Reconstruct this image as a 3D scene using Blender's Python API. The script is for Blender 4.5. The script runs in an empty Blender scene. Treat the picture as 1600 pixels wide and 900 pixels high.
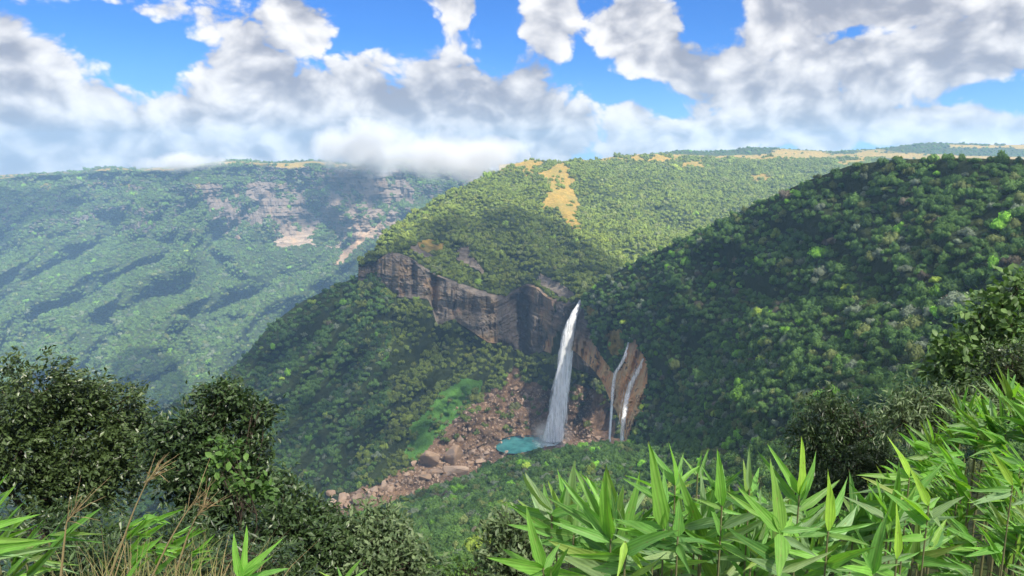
import bpy, bmesh, math, random
import numpy as np
from mathutils import Vector, Matrix, Euler
random.seed(7); rng = np.random.default_rng(7)
scene = bpy.context.scene
C = scene.collection
R = math.radians

# ---------------------------------------------------------------- camera
F_PX, CX, CY, HOR = 1142.0, 800.0, 450.0, 245.0
TH = math.atan((CY - HOR) / F_PX)
cam_d = bpy.data.cameras.new('camera'); cam = bpy.data.objects.new('camera', cam_d); C.objects.link(cam)
cam_d.sensor_width = 36.0; cam_d.lens = 36.0 * F_PX / 1600.0
cam_d.clip_start = 0.05; cam_d.clip_end = 40000.0
cam.location = (0, 0, 0); cam.rotation_euler = (math.pi / 2 - TH, 0, 0)
scene.camera = cam

# ---------------------------------------------------------------- light: sun from the right, behind the viewer
SUN_EL, SUN_AZ = R(51.0), R(143.0)         # azimuth clockwise from the view direction (+Y)
SUN = np.array([math.cos(SUN_EL) * math.sin(SUN_AZ), math.cos(SUN_EL) * math.cos(SUN_AZ), math.sin(SUN_EL)])
sd = bpy.data.lights.new('sun', 'SUN'); so = bpy.data.objects.new('sun', sd); C.objects.link(so)
sd.energy = 4.4; sd.angle = R(0.53); sd.color = (1.0, 0.93, 0.80)
so.rotation_euler = Vector(SUN).to_track_quat('Z', 'Y').to_euler(); so.location = (300, -300, 600)
scene.view_settings.view_transform = 'Standard'; scene.view_settings.look = 'None'
scene.view_settings.exposure = 1.80; scene.view_settings.gamma = 1.0
scene.cycles.use_denoising = True
scene.cycles.max_bounces = 5; scene.cycles.diffuse_bounces = 3; scene.cycles.glossy_bounces = 2
scene.cycles.transmission_bounces = 3; scene.cycles.transparent_max_bounces = 24; scene.cycles.volume_bounces = 1
scene.cycles.caustics_reflective = False; scene.cycles.caustics_refractive = False

# ---------------------------------------------------------------- node helpers
class S:
    """a shader socket with arithmetic"""
    nt = None
    def __init__(s, sock): s.s = sock
    @staticmethod
    def math(op, a, b=None, c=None, clamp=False):
        n = S.nt.nodes.new('ShaderNodeMath'); n.operation = op; n.use_clamp = clamp
        for i, v in enumerate((a, b, c)):
            if v is None: continue
            if isinstance(v, S): S.nt.links.new(v.s, n.inputs[i])
            else: n.inputs[i].default_value = v
        return S(n.outputs[0])
    def __add__(a, b): return S.math('ADD', a, b)
    def __radd__(a, b): return S.math('ADD', a, b)
    def __sub__(a, b): return S.math('SUBTRACT', a, b)
    def __rsub__(a, b): return S.math('SUBTRACT', b, a)
    def __mul__(a, b): return S.math('MULTIPLY', a, b)
    def __rmul__(a, b): return S.math('MULTIPLY', a, b)
    def __truediv__(a, b): return S.math('DIVIDE', a, b)
    def clamp(a): return S.math('ADD', a, 0.0, clamp=True)
def link(a, inp):
    if isinstance(a, S): a = a.s
    if hasattr(a, 'is_output'): S.nt.links.new(a, inp)
    else: inp.default_value = a
def node(t, **kw):
    n = S.nt.nodes.new(t)
    for k, v in kw.items(): setattr(n, k, v)
    return n
def smooth(x, a, b):
    n = node('ShaderNodeMapRange', interpolation_type='SMOOTHSTEP'); link(x, n.inputs[0])
    n.inputs[1].default_value = a; n.inputs[2].default_value = b; n.inputs[3].default_value = 0; n.inputs[4].default_value = 1
    return S(n.outputs[0])
def vec(op, a, b=None, out=0):
    n = node('ShaderNodeVectorMath', operation=op); link(a, n.inputs[0])
    if b is not None:
        if op == 'SCALE': link(b, n.inputs['Scale'])
        else: link(b, n.inputs[1])
    return S(n.outputs[out])
def noise(v, scale, detail=4, rough=0.55, dist=0.0, col=False):
    n = node('ShaderNodeTexNoise'); link(v, n.inputs['Vector'])
    n.inputs['Scale'].default_value = scale; n.inputs['Detail'].default_value = detail
    n.inputs['Roughness'].default_value = rough; n.inputs['Distortion'].default_value = dist
    return S(n.outputs['Color' if col else 'Fac'])
def mixc(f, a, b, blend='MIX'):
    n = node('ShaderNodeMix', data_type='RGBA', blend_type=blend)
    link(f, n.inputs[0])
    for v, i in ((a, 6), (b, 7)):
        if isinstance(v, tuple): n.inputs[i].default_value = (*v[:3], 1.0)
        else: link(v, n.inputs[i])
    return S(n.outputs[2])
def mapping(v, scale=(1, 1, 1), loc=(0, 0, 0)):
    n = node('ShaderNodeMapping'); link(v, n.inputs[0])
    n.inputs['Scale'].default_value = scale; n.inputs['Location'].default_value = loc
    return S(n.outputs[0])
def new_mat(name):
    m = bpy.data.materials.new(name); m.use_nodes = True; S.nt = m.node_tree
    for n in list(S.nt.nodes): S.nt.nodes.remove(n)
    return m, node('ShaderNodeOutputMaterial')
def attr(name, kind='GEOMETRY', out='Color'):
    n = node('ShaderNodeAttribute', attribute_name=name, attribute_type=kind); return S(n.outputs[out])
def sep(c):
    n = node('ShaderNodeSeparateColor'); link(c, n.inputs[0]); return S(n.outputs[0]), S(n.outputs[1]), S(n.outputs[2])
def principled(col, rough=0.8, spec=0.2, normal=None):
    n = node('ShaderNodeBsdfPrincipled'); 
    if isinstance(col, tuple): n.inputs['Base Color'].default_value = (*col, 1)
    else: link(col, n.inputs['Base Color'])
    link(rough, n.inputs['Roughness']); n.inputs['Specular IOR Level'].default_value = spec
    if normal is not None: link(normal, n.inputs['Normal'])
    return S(n.outputs[0])
def bump(h, strength=0.5, dist=1.0):
    n = node('ShaderNodeBump'); link(h, n.inputs['Height']); n.inputs['Strength'].default_value = strength
    n.inputs['Distance'].default_value = dist; return S(n.outputs[0])
def mixs(f, a, b):
    n = node('ShaderNodeMixShader'); link(f, n.inputs[0]); link(a, n.inputs[1]); link(b, n.inputs[2]); return S(n.outputs[0])
def rgbgain(c, k):
    return vec('SCALE', c, k)

# ---------------------------------------------------------------- world: Nishita sky with cumulus
def pdir(px, py):
    dx = (px - CX) / F_PX; dy = (CY - py) / F_PX
    d = np.array([dx, math.cos(TH) + dy * math.sin(TH), -math.sin(TH) + dy * math.cos(TH)])
    return d / np.linalg.norm(d)
world = bpy.data.worlds.new('World'); scene.world = world; world.use_nodes = True
S.nt = world.node_tree
for n in list(S.nt.nodes): S.nt.nodes.remove(n)
wout = node('ShaderNodeOutputWorld'); bg = node('ShaderNodeBackground')
sky = node('ShaderNodeTexSky', sky_type='NISHITA'); sky.sun_disc = False
sky.sun_elevation = SUN_EL; sky.sun_rotation = SUN_AZ; sky.altitude = 1300; sky.air_density = 1.0; sky.dust_density = 0.4; sky.ozone_density = 2.0
tc = node('ShaderNodeTexCoord'); D0 = S(tc.outputs['Generated'])
# each: px, py, half-width px, half-height px, weight (cloud banks and gaps, as directions on the sky dome)
BLOBS = [(885,195,80,50,.58),(1075,205,75,42,.55),(1440,192,95,32,.58),(150,50,110,14,.42),(260,95,70,12,.36),(1260,215,90,22,.45),(690,115,95,50,.5),(845,150,60,55,.42),(930,40,40,60,.3),(100,262,200,26,.5),(420,250,160,30,.55),(640,248,150,34,.6),(790,245,70,26,.5),(40,150,150,110,.55),(-120,120,160,120,.4),(150,225,190,50,.5),(380,150,120,100,.6),(470,60,70,60,.45),(560,190,170,80,.55),(740,165,170,95,.55),(830,235,120,40,.45),
         (200,8,130,22,.36),(330,60,40,14,.05),(700,12,44,40,.62),(848,25,42,62,.58),(1000,50,85,65,.55),(1075,115,70,50,.45),(990,212,75,50,.6),
         (1180,90,130,80,.55),(1300,170,110,45,.45),(1150,195,70,40,.5),(1330,15,190,38,.55),(1500,70,170,80,.6),(1520,195,85,36,.6),(1620,200,70,34,.58),(1700,80,150,90,.4),
         (230,100,70,26,-.3),(140,40,110,22,-.16),(610,40,50,34,-.4),(780,60,34,60,-.25),(925,150,30,50,-.25),(1112,25,38,36,-.4),(1550,148,60,14,-.3),(1030,165,30,28,-.22),(1380,222,50,8,-.15),(270,120,50,30,-.12),(1370,42,45,10,-.22)]
DARK = [(730,140,110,55,.8),(560,120,60,40,.45),(640,215,120,35,.35),(1085,105,45,40,.9),(1010,85,40,35,.35),(1300,12,150,26,.8),(1560,45,110,40,.35),(1480,120,60,22,.3),(90,235,90,28,.75),(0,165,40,60,.5),(40,265,60,14,.3),(820,190,70,40,.4),(330,190,60,30,.2),(1200,185,50,30,.35)]
def gauss(D, px, py, w, h, k):
    c = pdir(px, py)
    n = node('ShaderNodeVectorMath', operation='SUBTRACT'); link(D, n.inputs[0]); n.inputs[1].default_value = tuple(c)
    a = F_PX / (w * 1.08); b = F_PX / (h * 1.08)
    q = vec('MULTIPLY', S(n.outputs[0]), (a, a, b))
    return S.math('EXPONENT', vec('DOT_PRODUCT', q, q, out=1) * -0.5) * k
def blobsum(D, blobs):
    pos = neg = None
    for bl in blobs:
        g = gauss(D, *bl)
        if bl[4] > 0: pos = g if pos is None else S.math('SMOOTH_MAX', pos, g, .12)
        else: neg = g if neg is None else neg + g
    return pos if neg is None else pos + neg
D = vec('NORMALIZE', D0)
wp = noise(mapping(D, (8, 8, 11)), 1.0, 2, .5, col=True)
Dw = vec('ADD', D, vec('SCALE', vec('SUBTRACT', wp, (.5, .5, .5)), .05))
cov = blobsum(Dw, BLOBS); dark = blobsum(Dw, DARK)
sx = node('ShaderNodeSeparateXYZ'); link(D, sx.inputs[0]); dz = S(sx.outputs[2]); dyy = S(sx.outputs[1])
away = 1.0 - smooth(dyy, .55, .78)                     # outside the view the same broken cumulus goes on
high = smooth(dz, .24, .42)
gen = S.math('MAXIMUM', away, high)
big = noise(mapping(D, (1.6, 1.6, 3.0), (3.1, .4, 0)), 1.6, 2, .5)
cov = cov * (1.0 - gen) + gen * (big * 1.6 - .45)
def dens(off, full_):
    p = mapping(Dw, (1, 1, 1.35), off)
    a = noise(p, 8.0, 9 if full_ else 3, .61)
    v = node('ShaderNodeTexVoronoi', feature='F1'); link(p, v.inputs['Vector'])
    v.inputs['Scale'].default_value = 19.0; v.inputs['Detail'].default_value = 3.5 if full_ else 1.0; v.inputs['Roughness'].default_value = .55
    return (a - .5) * 1.2 + (.42 - S(v.outputs['Distance'])) * .55
d0 = dens((0, 0, 0), True)
d1 = dens((-.016, .0, -.026), False)
full = cov * 2.05 - .19 + d0 * .95
alpha = smooth(full, -.07, .17)
thick = smooth(full, .05, .8)
edge = (d0 - d1) * 1.7
softn = noise(mapping(D, (1, 1, 1.7), (1.7, 0, .3)), 5.0, 3, .55)
lit = S.math('ADD', smooth(edge * .9 + .80 - thick * .12 + (softn - .5) * .55 - dark * .55, -.25, 1.05), 0.0)
ccol = mixc(lit, (.36, .385, .455), (1.0, .985, .97))
CLOUD = 0.335
skyc = rgbgain(mixc(1.0, S(sky.outputs[0]), (.23, .50, .92), 'MULTIPLY'), 0.050)
hz = 1.0 - smooth(dz, -.02, .16)
skyc = mixc(hz * .35, skyc, (.13, .23, .42))
final = mixc(alpha * .97, skyc, rgbgain(ccol, CLOUD))
ground = smooth(dz, -.14, -.06)
link(mixc(ground, (.05, .07, .06), final), bg.inputs[0]); bg.inputs[1].default_value = 1.0
S.nt.links.new(bg.outputs[0], wout.inputs[0])
world.cycles.sampling_method = 'NONE'

# ---------------------------------------------------------------- mesh helpers
def P(px, py, Y):
    px = np.asarray(px, float); py = np.asarray(py, float); Y = np.asarray(Y, float)
    dx = (px - CX) / F_PX; dy = (CY - py) / F_PX
    gy = math.cos(TH) + dy * math.sin(TH); gz = -math.sin(TH) + dy * math.cos(TH)
    t = Y / gy
    return np.stack([dx * t, Y * np.ones_like(dx), gz * t], -1)
def project(V):
    V = np.asarray(V, float)
    w = V[..., 1] * math.cos(TH) - V[..., 2] * math.sin(TH)
    u = V[..., 1] * math.sin(TH) + V[..., 2] * math.cos(TH)
    return CX + F_PX * V[..., 0] / w, CY - F_PX * u / w, w
def mesh_np(name, V, Fs, mat=None, smooth_=False, attrs=None):
    V = np.asarray(V, np.float32); Fs = np.asarray(Fs, np.int32)
    me = bpy.data.meshes.new(name); k = Fs.shape[1]
    me.vertices.add(len(V)); me.vertices.foreach_set('co', V.ravel())
    me.loops.add(Fs.size); me.loops.foreach_set('vertex_index', Fs.ravel())
    me.polygons.add(len(Fs)); me.polygons.foreach_set('loop_start', np.arange(0, Fs.size, k, dtype=np.int32))
    me.polygons.foreach_set('loop_total', np.full(len(Fs), k, np.int32))
    if smooth_: me.polygons.foreach_set('use_smooth', np.ones(len(Fs), bool))
    if attrs:
        for an, (ty, arr) in attrs.items():
            a = me.attributes.new(an, ty, 'POINT')
            arr = np.asarray(arr, np.float32)
            if ty == 'FLOAT_COLOR': a.data.foreach_set('color', arr.ravel())
            elif ty == 'FLOAT_VECTOR': a.data.foreach_set('vector', arr.ravel())
            else: a.data.foreach_set('value', arr.ravel())
    me.update(calc_edges=True); me.validate()
    if mat: me.materials.append(mat)
    return me
def obj(name, me, parent=None):
    o = bpy.data.objects.new(name, me); C.objects.link(o)
    if parent is not None: o.parent = parent
    return o
def tag(o, label=None, cat=None, group=None, kind=None):
    if label: o['label'] = label
    if cat: o['category'] = cat
    if group: o['group'] = group
    if kind: o['kind'] = kind
    return o
def empty(name, loc):
    o = bpy.data.objects.new(name, None); C.objects.link(o); o.location = loc; o.empty_display_size = .2
    return o
_perm = np.random.default_rng(3).permutation(4096)
def pnoise(Pts, seed=0):
    Pts = np.asarray(Pts, float); Pi = np.floor(Pts).astype(np.int64); f = Pts - Pi
    w = f * f * f * (f * (f * 6 - 15) + 10)
    out = 0
    for i in (0, 1):
        for j in (0, 1):
            for k in (0, 1):
                h = _perm[(Pi[..., 0] + i + seed * 17) & 4095]; h = _perm[(h + Pi[..., 1] + j) & 4095]; h = _perm[(h + Pi[..., 2] + k) & 4095]
                val = h / 2047.5 - 1
                ww = (w[..., 0] if i else 1 - w[..., 0]) * (w[..., 1] if j else 1 - w[..., 1]) * (w[..., 2] if k else 1 - w[..., 2])
                out = out + val * ww
    return out
def fbm(Pts, scale, octs=4, rough=.5, seed=0):
    Pts = np.asarray(Pts, float); a, s, tot = 1., scale, 0
    for o in range(octs):
        tot = tot + a * pnoise(Pts * s + o * 13.7, seed + o); a *= rough; s *= 2.03
    return tot
def in_poly(px, py, poly):
    poly = np.asarray(poly, float); x0, y0 = poly[:, 0], poly[:, 1]; x1, y1 = np.roll(x0, -1), np.roll(y0, -1)
    r = np.zeros(np.shape(px), bool)
    for a, b, c, d in zip(x0, y0, x1, y1):
        if b == d: continue
        r ^= ((b > py) != (d > py)) & (px < (c - a) * (py - b) / (d - b) + a)
    return r
def tube(pts, rads, n=6):
    """a tapered tube along a polyline -> V, quads"""
    pts = np.asarray(pts, float); V = []; Q = []
    for i in range(len(pts)):
        t = pts[min(i + 1, len(pts) - 1)] - pts[max(i - 1, 0)]; t /= np.linalg.norm(t) + 1e-9
        a = np.cross(t, [0.31, .9, .2]); a /= np.linalg.norm(a) + 1e-9; b = np.cross(t, a)
        for k in range(n):
            an = 2 * math.pi * k / n
            V.append(pts[i] + rads[i] * (math.cos(an) * a + math.sin(an) * b))
    for i in range(len(pts) - 1):
        for k in range(n):
            Q.append((i * n + k, i * n + (k + 1) % n, (i + 1) * n + (k + 1) % n, (i + 1) * n + k))
    return np.array(V), np.array(Q)
def cat(parts):
    Vs, Fs, o = [], [], 0
    for V, Fq in parts:
        Vs.append(V); Fs.append(np.asarray(Fq) + o); o += len(V)
    return np.concatenate(Vs), np.concatenate(Fs)
_ico = {}
def ico(sub):
    if sub not in _ico:
        bm = bmesh.new(); bmesh.ops.create_icosphere(bm, subdivisions=sub, radius=1)
        _ico[sub] = (np.array([v.co[:] for v in bm.verts]), np.array([[v.index for v in f.verts] for f in bm.faces])); bm.free()
    return _ico[sub]

# ---------------------------------------------------------------- materials of the land
def land_material():
    m, out = new_mat('land')
    g = node('ShaderNodeNewGeometry'); pos = S(g.outputs['Position'])
    rock, gold, green = sep(attr('m1')); debris, orange, wet = sep(attr('m2'))
    n1 = noise(pos, .02, 5, .6); n2 = noise(pos, .12, 5, .65); n3 = noise(pos, .6, 4, .6)
    floor_ = mixc(n2, (.018, .032, .010), (.045, .060, .020))
    # rock: bedded, streaked by water
    strata = noise(mapping(pos, (.004, .004, .11)), 1.0, 6, .62)
    streak = noise(mapping(pos, (.09, .09, .006)), 1.0, 5, .65)
    rc = mixc(smooth(strata, .35, .66), (.115, .098, .088), (.30, .25, .205))
    rc = mixc(smooth(streak, .48, .66) * .7, rc, (.06, .055, .056))
    rc = mixc(smooth(n1, .50, .68) * .6, rc, (.27, .18, .095))
    oc = mixc(smooth(streak, .40, .62), (.62, .31, .13), (.62, .44, .23))
    oc = mixc(smooth(noise(mapping(pos, (.16, .16, .012)), 1.0, 3, .6), .56, .68), oc, (.14, .10, .08))
    rc = mixc(orange, rc, oc)
    rc = mixc(wet * .92, rc, mixc(streak, (.024, .023, .028), (.10, .092, .095)))
    dc = mixc(smooth(n2, .3, .7), (.13, .080, .050), (.31, .20, .122)); dc = mixc(smooth(n3, .45, .7), dc, (.21, .125, .085)); dc = mixc(smooth(n1, .45, .6) * .6, dc, (.09, .06, .045))
    gc = mixc(smooth(n2, .3, .7), (.165, .115, .030), (.31, .215, .055)); gc = mixc(smooth(n1, .45, .62) * .6, gc, (.17, .15, .045)); gc = mixc(smooth(n3, .55, .7) * .5, gc, (.10, .10, .03))
    gr = mixc(smooth(n3, .3, .7), (.065, .165, .026), (.115, .27, .045))
    def edged(v): return smooth(v + (n2 - .5) * .55 + (n3 - .5) * .25, .38, .62)
    c = mixc(edged(gold), floor_, gc); c = mixc(edged(green), c, gr); c = mixc(edged(debris), c, dc); c = mixc(edged(rock), c, rc)
    h = n2 * 1.0 + n3 * .35 + strata * rock * 1.6 + streak * rock * 1.2
    link(principled(c, .92, .15, bump(h, 1.0, 6.0)), out.inputs[0]); return m
LAND = land_material()

# ---------------------------------------------------------------- terrain sheets
def curve(poly, px, sm=12):
    poly = np.asarray(poly, float)
    py = np.interp(px, poly[:, 0], poly[:, 1]); Y = np.interp(px, poly[:, 0], poly[:, 2])
    k = np.exp(-.5 * (np.arange(-3, 4) / 1.6) ** 2); k /= k.sum()
    def sm_(a): return np.convolve(np.pad(a, 3, mode='edge'), k, mode='valid')
    return (sm_(py), sm_(Y)) if sm else (py, Y)
SHEETS = {}
def sheet(name, px, rows, segs, disp=None, masks=None, kind='structure', crest_wob=0):
    """rows of (px, py, distance) polylines lofted downwards; straight world lines between them"""
    cols = []
    for r in rows:
        py, Y = curve(r, px); cols.append(P(px, py, Y))
    G, T = [], []
    for i, n in enumerate(segs):
        for k in range(n + (1 if i == len(segs) - 1 else 0)):
            t = k / n; G.append(cols[i] * (1 - t) + cols[i + 1] * t); T.append(i + t)
    G = np.stack(G); T = np.array(T)[:, None] * np.ones(len(px))[None]
    if disp is not None: G = disp(G, T, px[None, :] * np.ones_like(T))
    nv, nu = G.shape[:2]
    idx = np.arange(nv * nu).reshape(nv, nu)
    Q = np.stack([idx[:-1, :-1], idx[1:, :-1], idx[1:, 1:], idx[:-1, 1:]], -1).reshape(-1, 4)
    V = G.reshape(-1, 3)
    du = np.gradient(G, axis=1); dv = np.gradient(G, axis=0); N = np.cross(dv, du); N /= np.linalg.norm(N, axis=-1, keepdims=True) + 1e-9
    N = np.where(N[..., 2:3] < -.3, -N, N)
    ip, jp, _ = project(G)
    m1 = np.zeros((nv, nu, 4)); m2 = np.zeros((nv, nu, 4)); m1[..., 3] = m2[..., 3] = 1
    if masks: masks(G, T, N, ip, jp, m1, m2)
    me = mesh_np(name, V, Q, LAND, True, {'m1': ('FLOAT_COLOR', m1.reshape(-1, 4)), 'm2': ('FLOAT_COLOR', m2.reshape(-1, 4))})
    rf = m1[..., 0].ravel()[Q].mean(1) > .5; me.polygons.foreach_set('use_smooth', ~rf)      # bare rock breaks in flat faces
    o = obj(name, me); o['kind'] = kind
    SHEETS[name] = dict(G=G, N=N, m1=m1, m2=m2, ip=ip, jp=jp, T=T)
    return o
def ss(x, a, b):
    t = np.clip((x - a) / (b - a), 0, 1); return t * t * (3 - 2 * t)
def push(G, amt):
    """move points along their own ray from the viewer's plateau: a change of distance by amt metres"""
    L = np.linalg.norm(G, axis=-1, keepdims=True); return G * (1 + amt[..., None] / L)

# --- far plateau wall on the left, 2 to 3 km off
far_rim = [(-200,286,2700),(0,279,2750),(60,274,2750),(120,272,2760),(165,265,2790),(215,268,2760),(300,262,2800),(360,254,2830),(430,257,2800),(490,254,2850),(540,259,2820),(620,250,2900),(700,258,3000),(760,268,3100),(860,280,3150)]
def far_disp(G, T, px):
    ip, jp, _ = project(G)
    a = ss(T, 1.15, 2.6)
    wob = fbm(G, 1/420., 3, .5, 5) * 52 + fbm(G, 1/140., 2, .5, 6) * 12
    s = (ip + (jp - 300) * .95 * ss(jp, 330, 520) + wob) / 128.0
    rid = 1 - np.abs(2 * (s - np.floor(s)) - 1)                      # spurs running down to the left
    s2 = (ip * 1.0 + (jp - 300) * .75 + wob * 1.3) / 57.0
    rid2 = 1 - np.abs(2 * (s2 - np.floor(s2)) - 1)
    d = -(rid - .5) * 240 * a * (.6 + .4 * ss(jp, 320, 460)) - (rid2 - .5) * 80 * a
    d += fbm(G, 1/160., 4, .55, 9) * 34 * a
    upper = ss(T, .95, 1.12) * (1 - ss(T, 2.6, 3.2))
    d += fbm(G * np.array([1, 1, .15]), 1/85., 4, .6, 12) * 60 * upper + np.round(fbm(G * np.array([.1, .1, 1]), 1/50., 2, .5, 13) * 3) * 12 * upper   # buttresses of the cliff band
    d += -55 * upper * np.exp(-((ip - 565) / 70.) ** 2)
    G = push(G, d)
    G[..., 2] += fbm(G, 1/160., 3, .5, 2) * 5 * (T < 1.2)
    return G
def far_masks(G, T, N, ip, jp, m1, m2):
    steep = 1 - np.clip(N[..., 2], 0, 1)
    st = fbm(G * np.array([.25, .25, 1]), 1/46., 3, .55, 21)
    band = ss(T, 1.02, 1.10) * (1 - ss(T, 2.5, 3.0))
    m1[..., 0] = band * ss(steep + st * .34 + fbm(G * np.array([1, 1, .3]), 1/140., 2, .5, 19) * .28, .62, .82)
    cl = np.exp(-((ip - 570) / 62.) ** 4) * np.exp(-((jp - 322) / 58.) ** 4)
    m1[..., 0] = np.maximum(m1[..., 0], cl * ss(fbm(G * np.array([1, 1, .14]), 1/38., 3, .55, 4) + .35 * st + .30, .0, .4))
    m2[..., 1] = cl * .22
    cb = in_poly(ip + st * 8, jp + st * 6, [(318,292),(400,284),(520,280),(625,264),(650,300),(640,330),(590,372),(520,386),(440,385),(350,374),(325,330)])
    m1[..., 0] = np.maximum(m1[..., 0], cb * ss(fbm(G * np.array([1, 1, .16]), 1/70., 3, .55, 23) + .5 * st + .26, .0, .30)); m2[..., 1] = np.maximum(m2[..., 1], cb * .12)
    scar = in_poly(ip, jp, [(585, 352), (596, 350), (560, 385), (536, 412), (522, 414), (535, 392)])
    m1[..., 0] = np.maximum(m1[..., 0], scar * .9); m2[..., 1] = np.maximum(m2[..., 1], scar * .3); m2[..., 2] = .55 * band
    m1[..., 1] = np.clip((1 - ss(T, 1.0, 1.12)) * (.45 + .5 * fbm(G, 1/120., 3, .5, 15)), 0, 1) + .5 * band * ss(st, .25, .6) * (jp < 300)
    m1[..., 2] = 0
FK = 1.3
far_rim = [(x, y, Y * FK) for x, y, Y in far_rim]
sheet('far_plateau_terrain', np.arange(-200, 861, 3.0),
      [[(x, y - 4 + .002 * (x - 300), Y + 900) for x, y, Y in far_rim], far_rim,
       [(x, 322 + (y - 265) * .5, Y - 90 - 60 * (x < 480)) for x, y, Y in far_rim],
       [(-200,390,3224),(0,386,3250),(200,380,3328),(400,375,3406),(560,372,3432),(700,350,3640),(860,345,3770)],
       [(-200,480,2795),(0,480,2834),(300,480,2925),(560,480,3055),(860,480,3185)],
       [(-200,600,2210),(0,600,2236),(300,600,2340),(600,600,2470),(860,600,2600)],
       [(-200,800,1612),(860,800,1820)]], [8, 44, 26, 50, 44, 44], far_disp, far_masks)

# --- far hills along the horizon on the right
def hill_masks(G, T, N, ip, jp, m1, m2):
    n = fbm(G, 1/420., 3, .5, 8)
    m1[..., 1] = ss(n, .35, .6) * .6
    m1[..., 1] = np.maximum(m1[..., 1], ((ip > 1480) & (jp > 226) & (jp < 232)) * .8)
    m1[..., 1] = np.maximum(m1[..., 1], ss(jp + n * 5, 240, 244) * .9)
def hill_disp(G, T, px): 
    G = G.copy(); G[..., 2] += fbm(G, 1/300., 5, .55, 3) * 9 * (T < 1.6); return G
sheet('far_hills', np.arange(780, 1781, 4.0),
      [[(780,262,4300),(1100,250,4300),(1780,240,4300)],
       [(780,258,3300),(860,254,3300),(950,247,3300),(1000,240,3300),(1060,233,3350),(1105,236,3350),(1150,234,3400),(1185,230,3400),(1225,234,3400),(1300,239,3400),(1350,236,3350),(1400,229,3300),(1450,223,3300),(1520,222,3300),(1600,226,3300),(1780,222,3300)],
       [(780,300,2900),(1780,258,2900)], [(780,330,2750),(1780,300,2750)]], [4, 14, 8], hill_disp, hill_masks)

# --- the headland above the falls: sunlit top, cliff, wooded talus
b_sky = [(560,412,1440),(585,396,1450),(600,368,1520),(640,335,1650),(700,302,1850),(775,268,2080),(800,256,2180),(830,248,2250),(870,252,2260),(905,250,2300),(950,245,2350),(1000,243,2400),(1100,245,2500),(1330,247,2600),(1420,247,2600)]
b_mid = [(560,415,1438),(585,400,1446),(600,382,1490),(640,368,1540),(700,360,1600),(775,350,1660),(850,342,1720),(950,345,1760),(1100,350,1720),(1420,360,1700)]
b_rim = [(560,418,1436),(588,408,1438),(610,392,1430),(639,402,1410),(680,430,1385),(720,446,1362),(777,466,1335),(790,466,1400),(812,452,1440),(824,447,1405),(838,449,1378),(852,464,1345),(889,480,1270),(907,469,1212),(925,470,1200),(1420,500,1150)]
b_base = [(560,432,1432),(588,440,1430),(620,460,1420),(640,462,1400),(672,462,1380),(682,510,1370),(706,494,1350),(764,534,1322),(778,534,1345),(804,544,1392),(818,552,1390),(835,553,1360),(850,545,1335),(878,562,1258),(910,580,1225),(960,600,1215),(1420,620,1180)]
b_riv = [(560,760,1075),(600,752,1084),(650,736,1105),(700,716,1135),(740,700,1165),(765,690,1188),(800,681,1217),(860,679,1224),(900,684,1214),(960,684,1210),(1420,700,1180)]
def talus_mid(t): 
    px = np.linspace(560, 1420, 87); a, ya = curve(b_base, px); b, yb = curve(b_riv, px)
    return [(x, p * (1 - t) + q * t, u * (1 - t) + v * t + 14 * math.sin(math.pi * t)) for x, p, q, u, v in zip(px, a, b, ya, yb)]
def b_disp(G, T, px):
    top = 1 - ss(T, 1.7, 2.0); cliff = ss(T, 1.98, 2.1) * (1 - ss(T, 2.9, 3.05)); tal = ss(T, 3.0, 3.25) * (1 - ss(T, 4.6, 5.0))
    d = fbm(G, 1/190., 4, .5, 41) * 34 * top * ss(T, 0, .15) + fbm(G, 1/120., 4, .55, 43) * 20 * tal
    ip, jp, _ = project(G)
    s = (ip * .9 + jp * .75 + fbm(G, 1/200., 2, .5, 44) * 40) / 62.
    d += -(1 - np.abs(2 * (s - np.floor(s)) - 1) - .5) * 44 * tal
    d += -(1 - np.abs(2 * ((ip - jp * .8) / 95. - np.floor((ip - jp * .8) / 95.)) - 1) - .5) * 50 * top * ss(T, .1, .4)
    q = G * np.array([1, .6, .10])
    b1 = pnoise(q / 34., 3); b2 = pnoise(q / 12., 5)
    blocky = np.round(b1 * 2.4) / 2.4 * 18 + np.round(b2 * 2) / 2 * 8 + np.round(fbm(G * np.array([.25, .25, 1]), 1/26., 2, .6, 6) * 2.5) * 3.2 + fbm(G, 1/9., 3, .6, 16) * 2.5
    d += blocky * cliff
    dz_ = ss(jp, 590, 625) * ss(ip, 640, 700) * (1 - ss(ip, 900, 950)) * ss(T, 3.1, 3.3)
    d += (np.abs(fbm(G, 1/26., 4, .62, 46)) * -16 + fbm(G, 1/7., 3, .6, 47) * 3.2) * dz_
    # the deep cracks and the stepped-back panels
    for cx, w, dp in ((677, 5, 26), (711, 4, 22), (640, 3, 8), (830, 4, 14)):
        d += dp * cliff * np.exp(-((ip - cx + (jp - 470) * .12) / w) ** 2)
    G = push(G, d)
    G[..., 2] += fbm(G, 1/90., 4, .5, 45) * 5 * top
    return G
GOLD = [[(846,272),(868,256),(884,256),(893,283),(903,318),(896,330),(908,356),(894,360),(874,326),(848,328),(845,315),(863,300)],
        [(782,272),(806,254),(838,247),(852,256),(838,262),(828,276),(814,274),(826,258),(800,266)],
        [(900,249),(960,245),(1060,243),(1075,249),(980,250),(905,254)], [(1056,251),(1098,250),(1098,262),(1064,263)],
        [(1110,246),(1230,243),(1240,249),(1120,250)], [(1296,252),(1352,243),(1356,248),(1322,261)], [(1168,277),(1200,272),(1206,280),(1180,286)],
        [(646,380),(668,372),(700,384),(690,392),(660,398)]]
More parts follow.
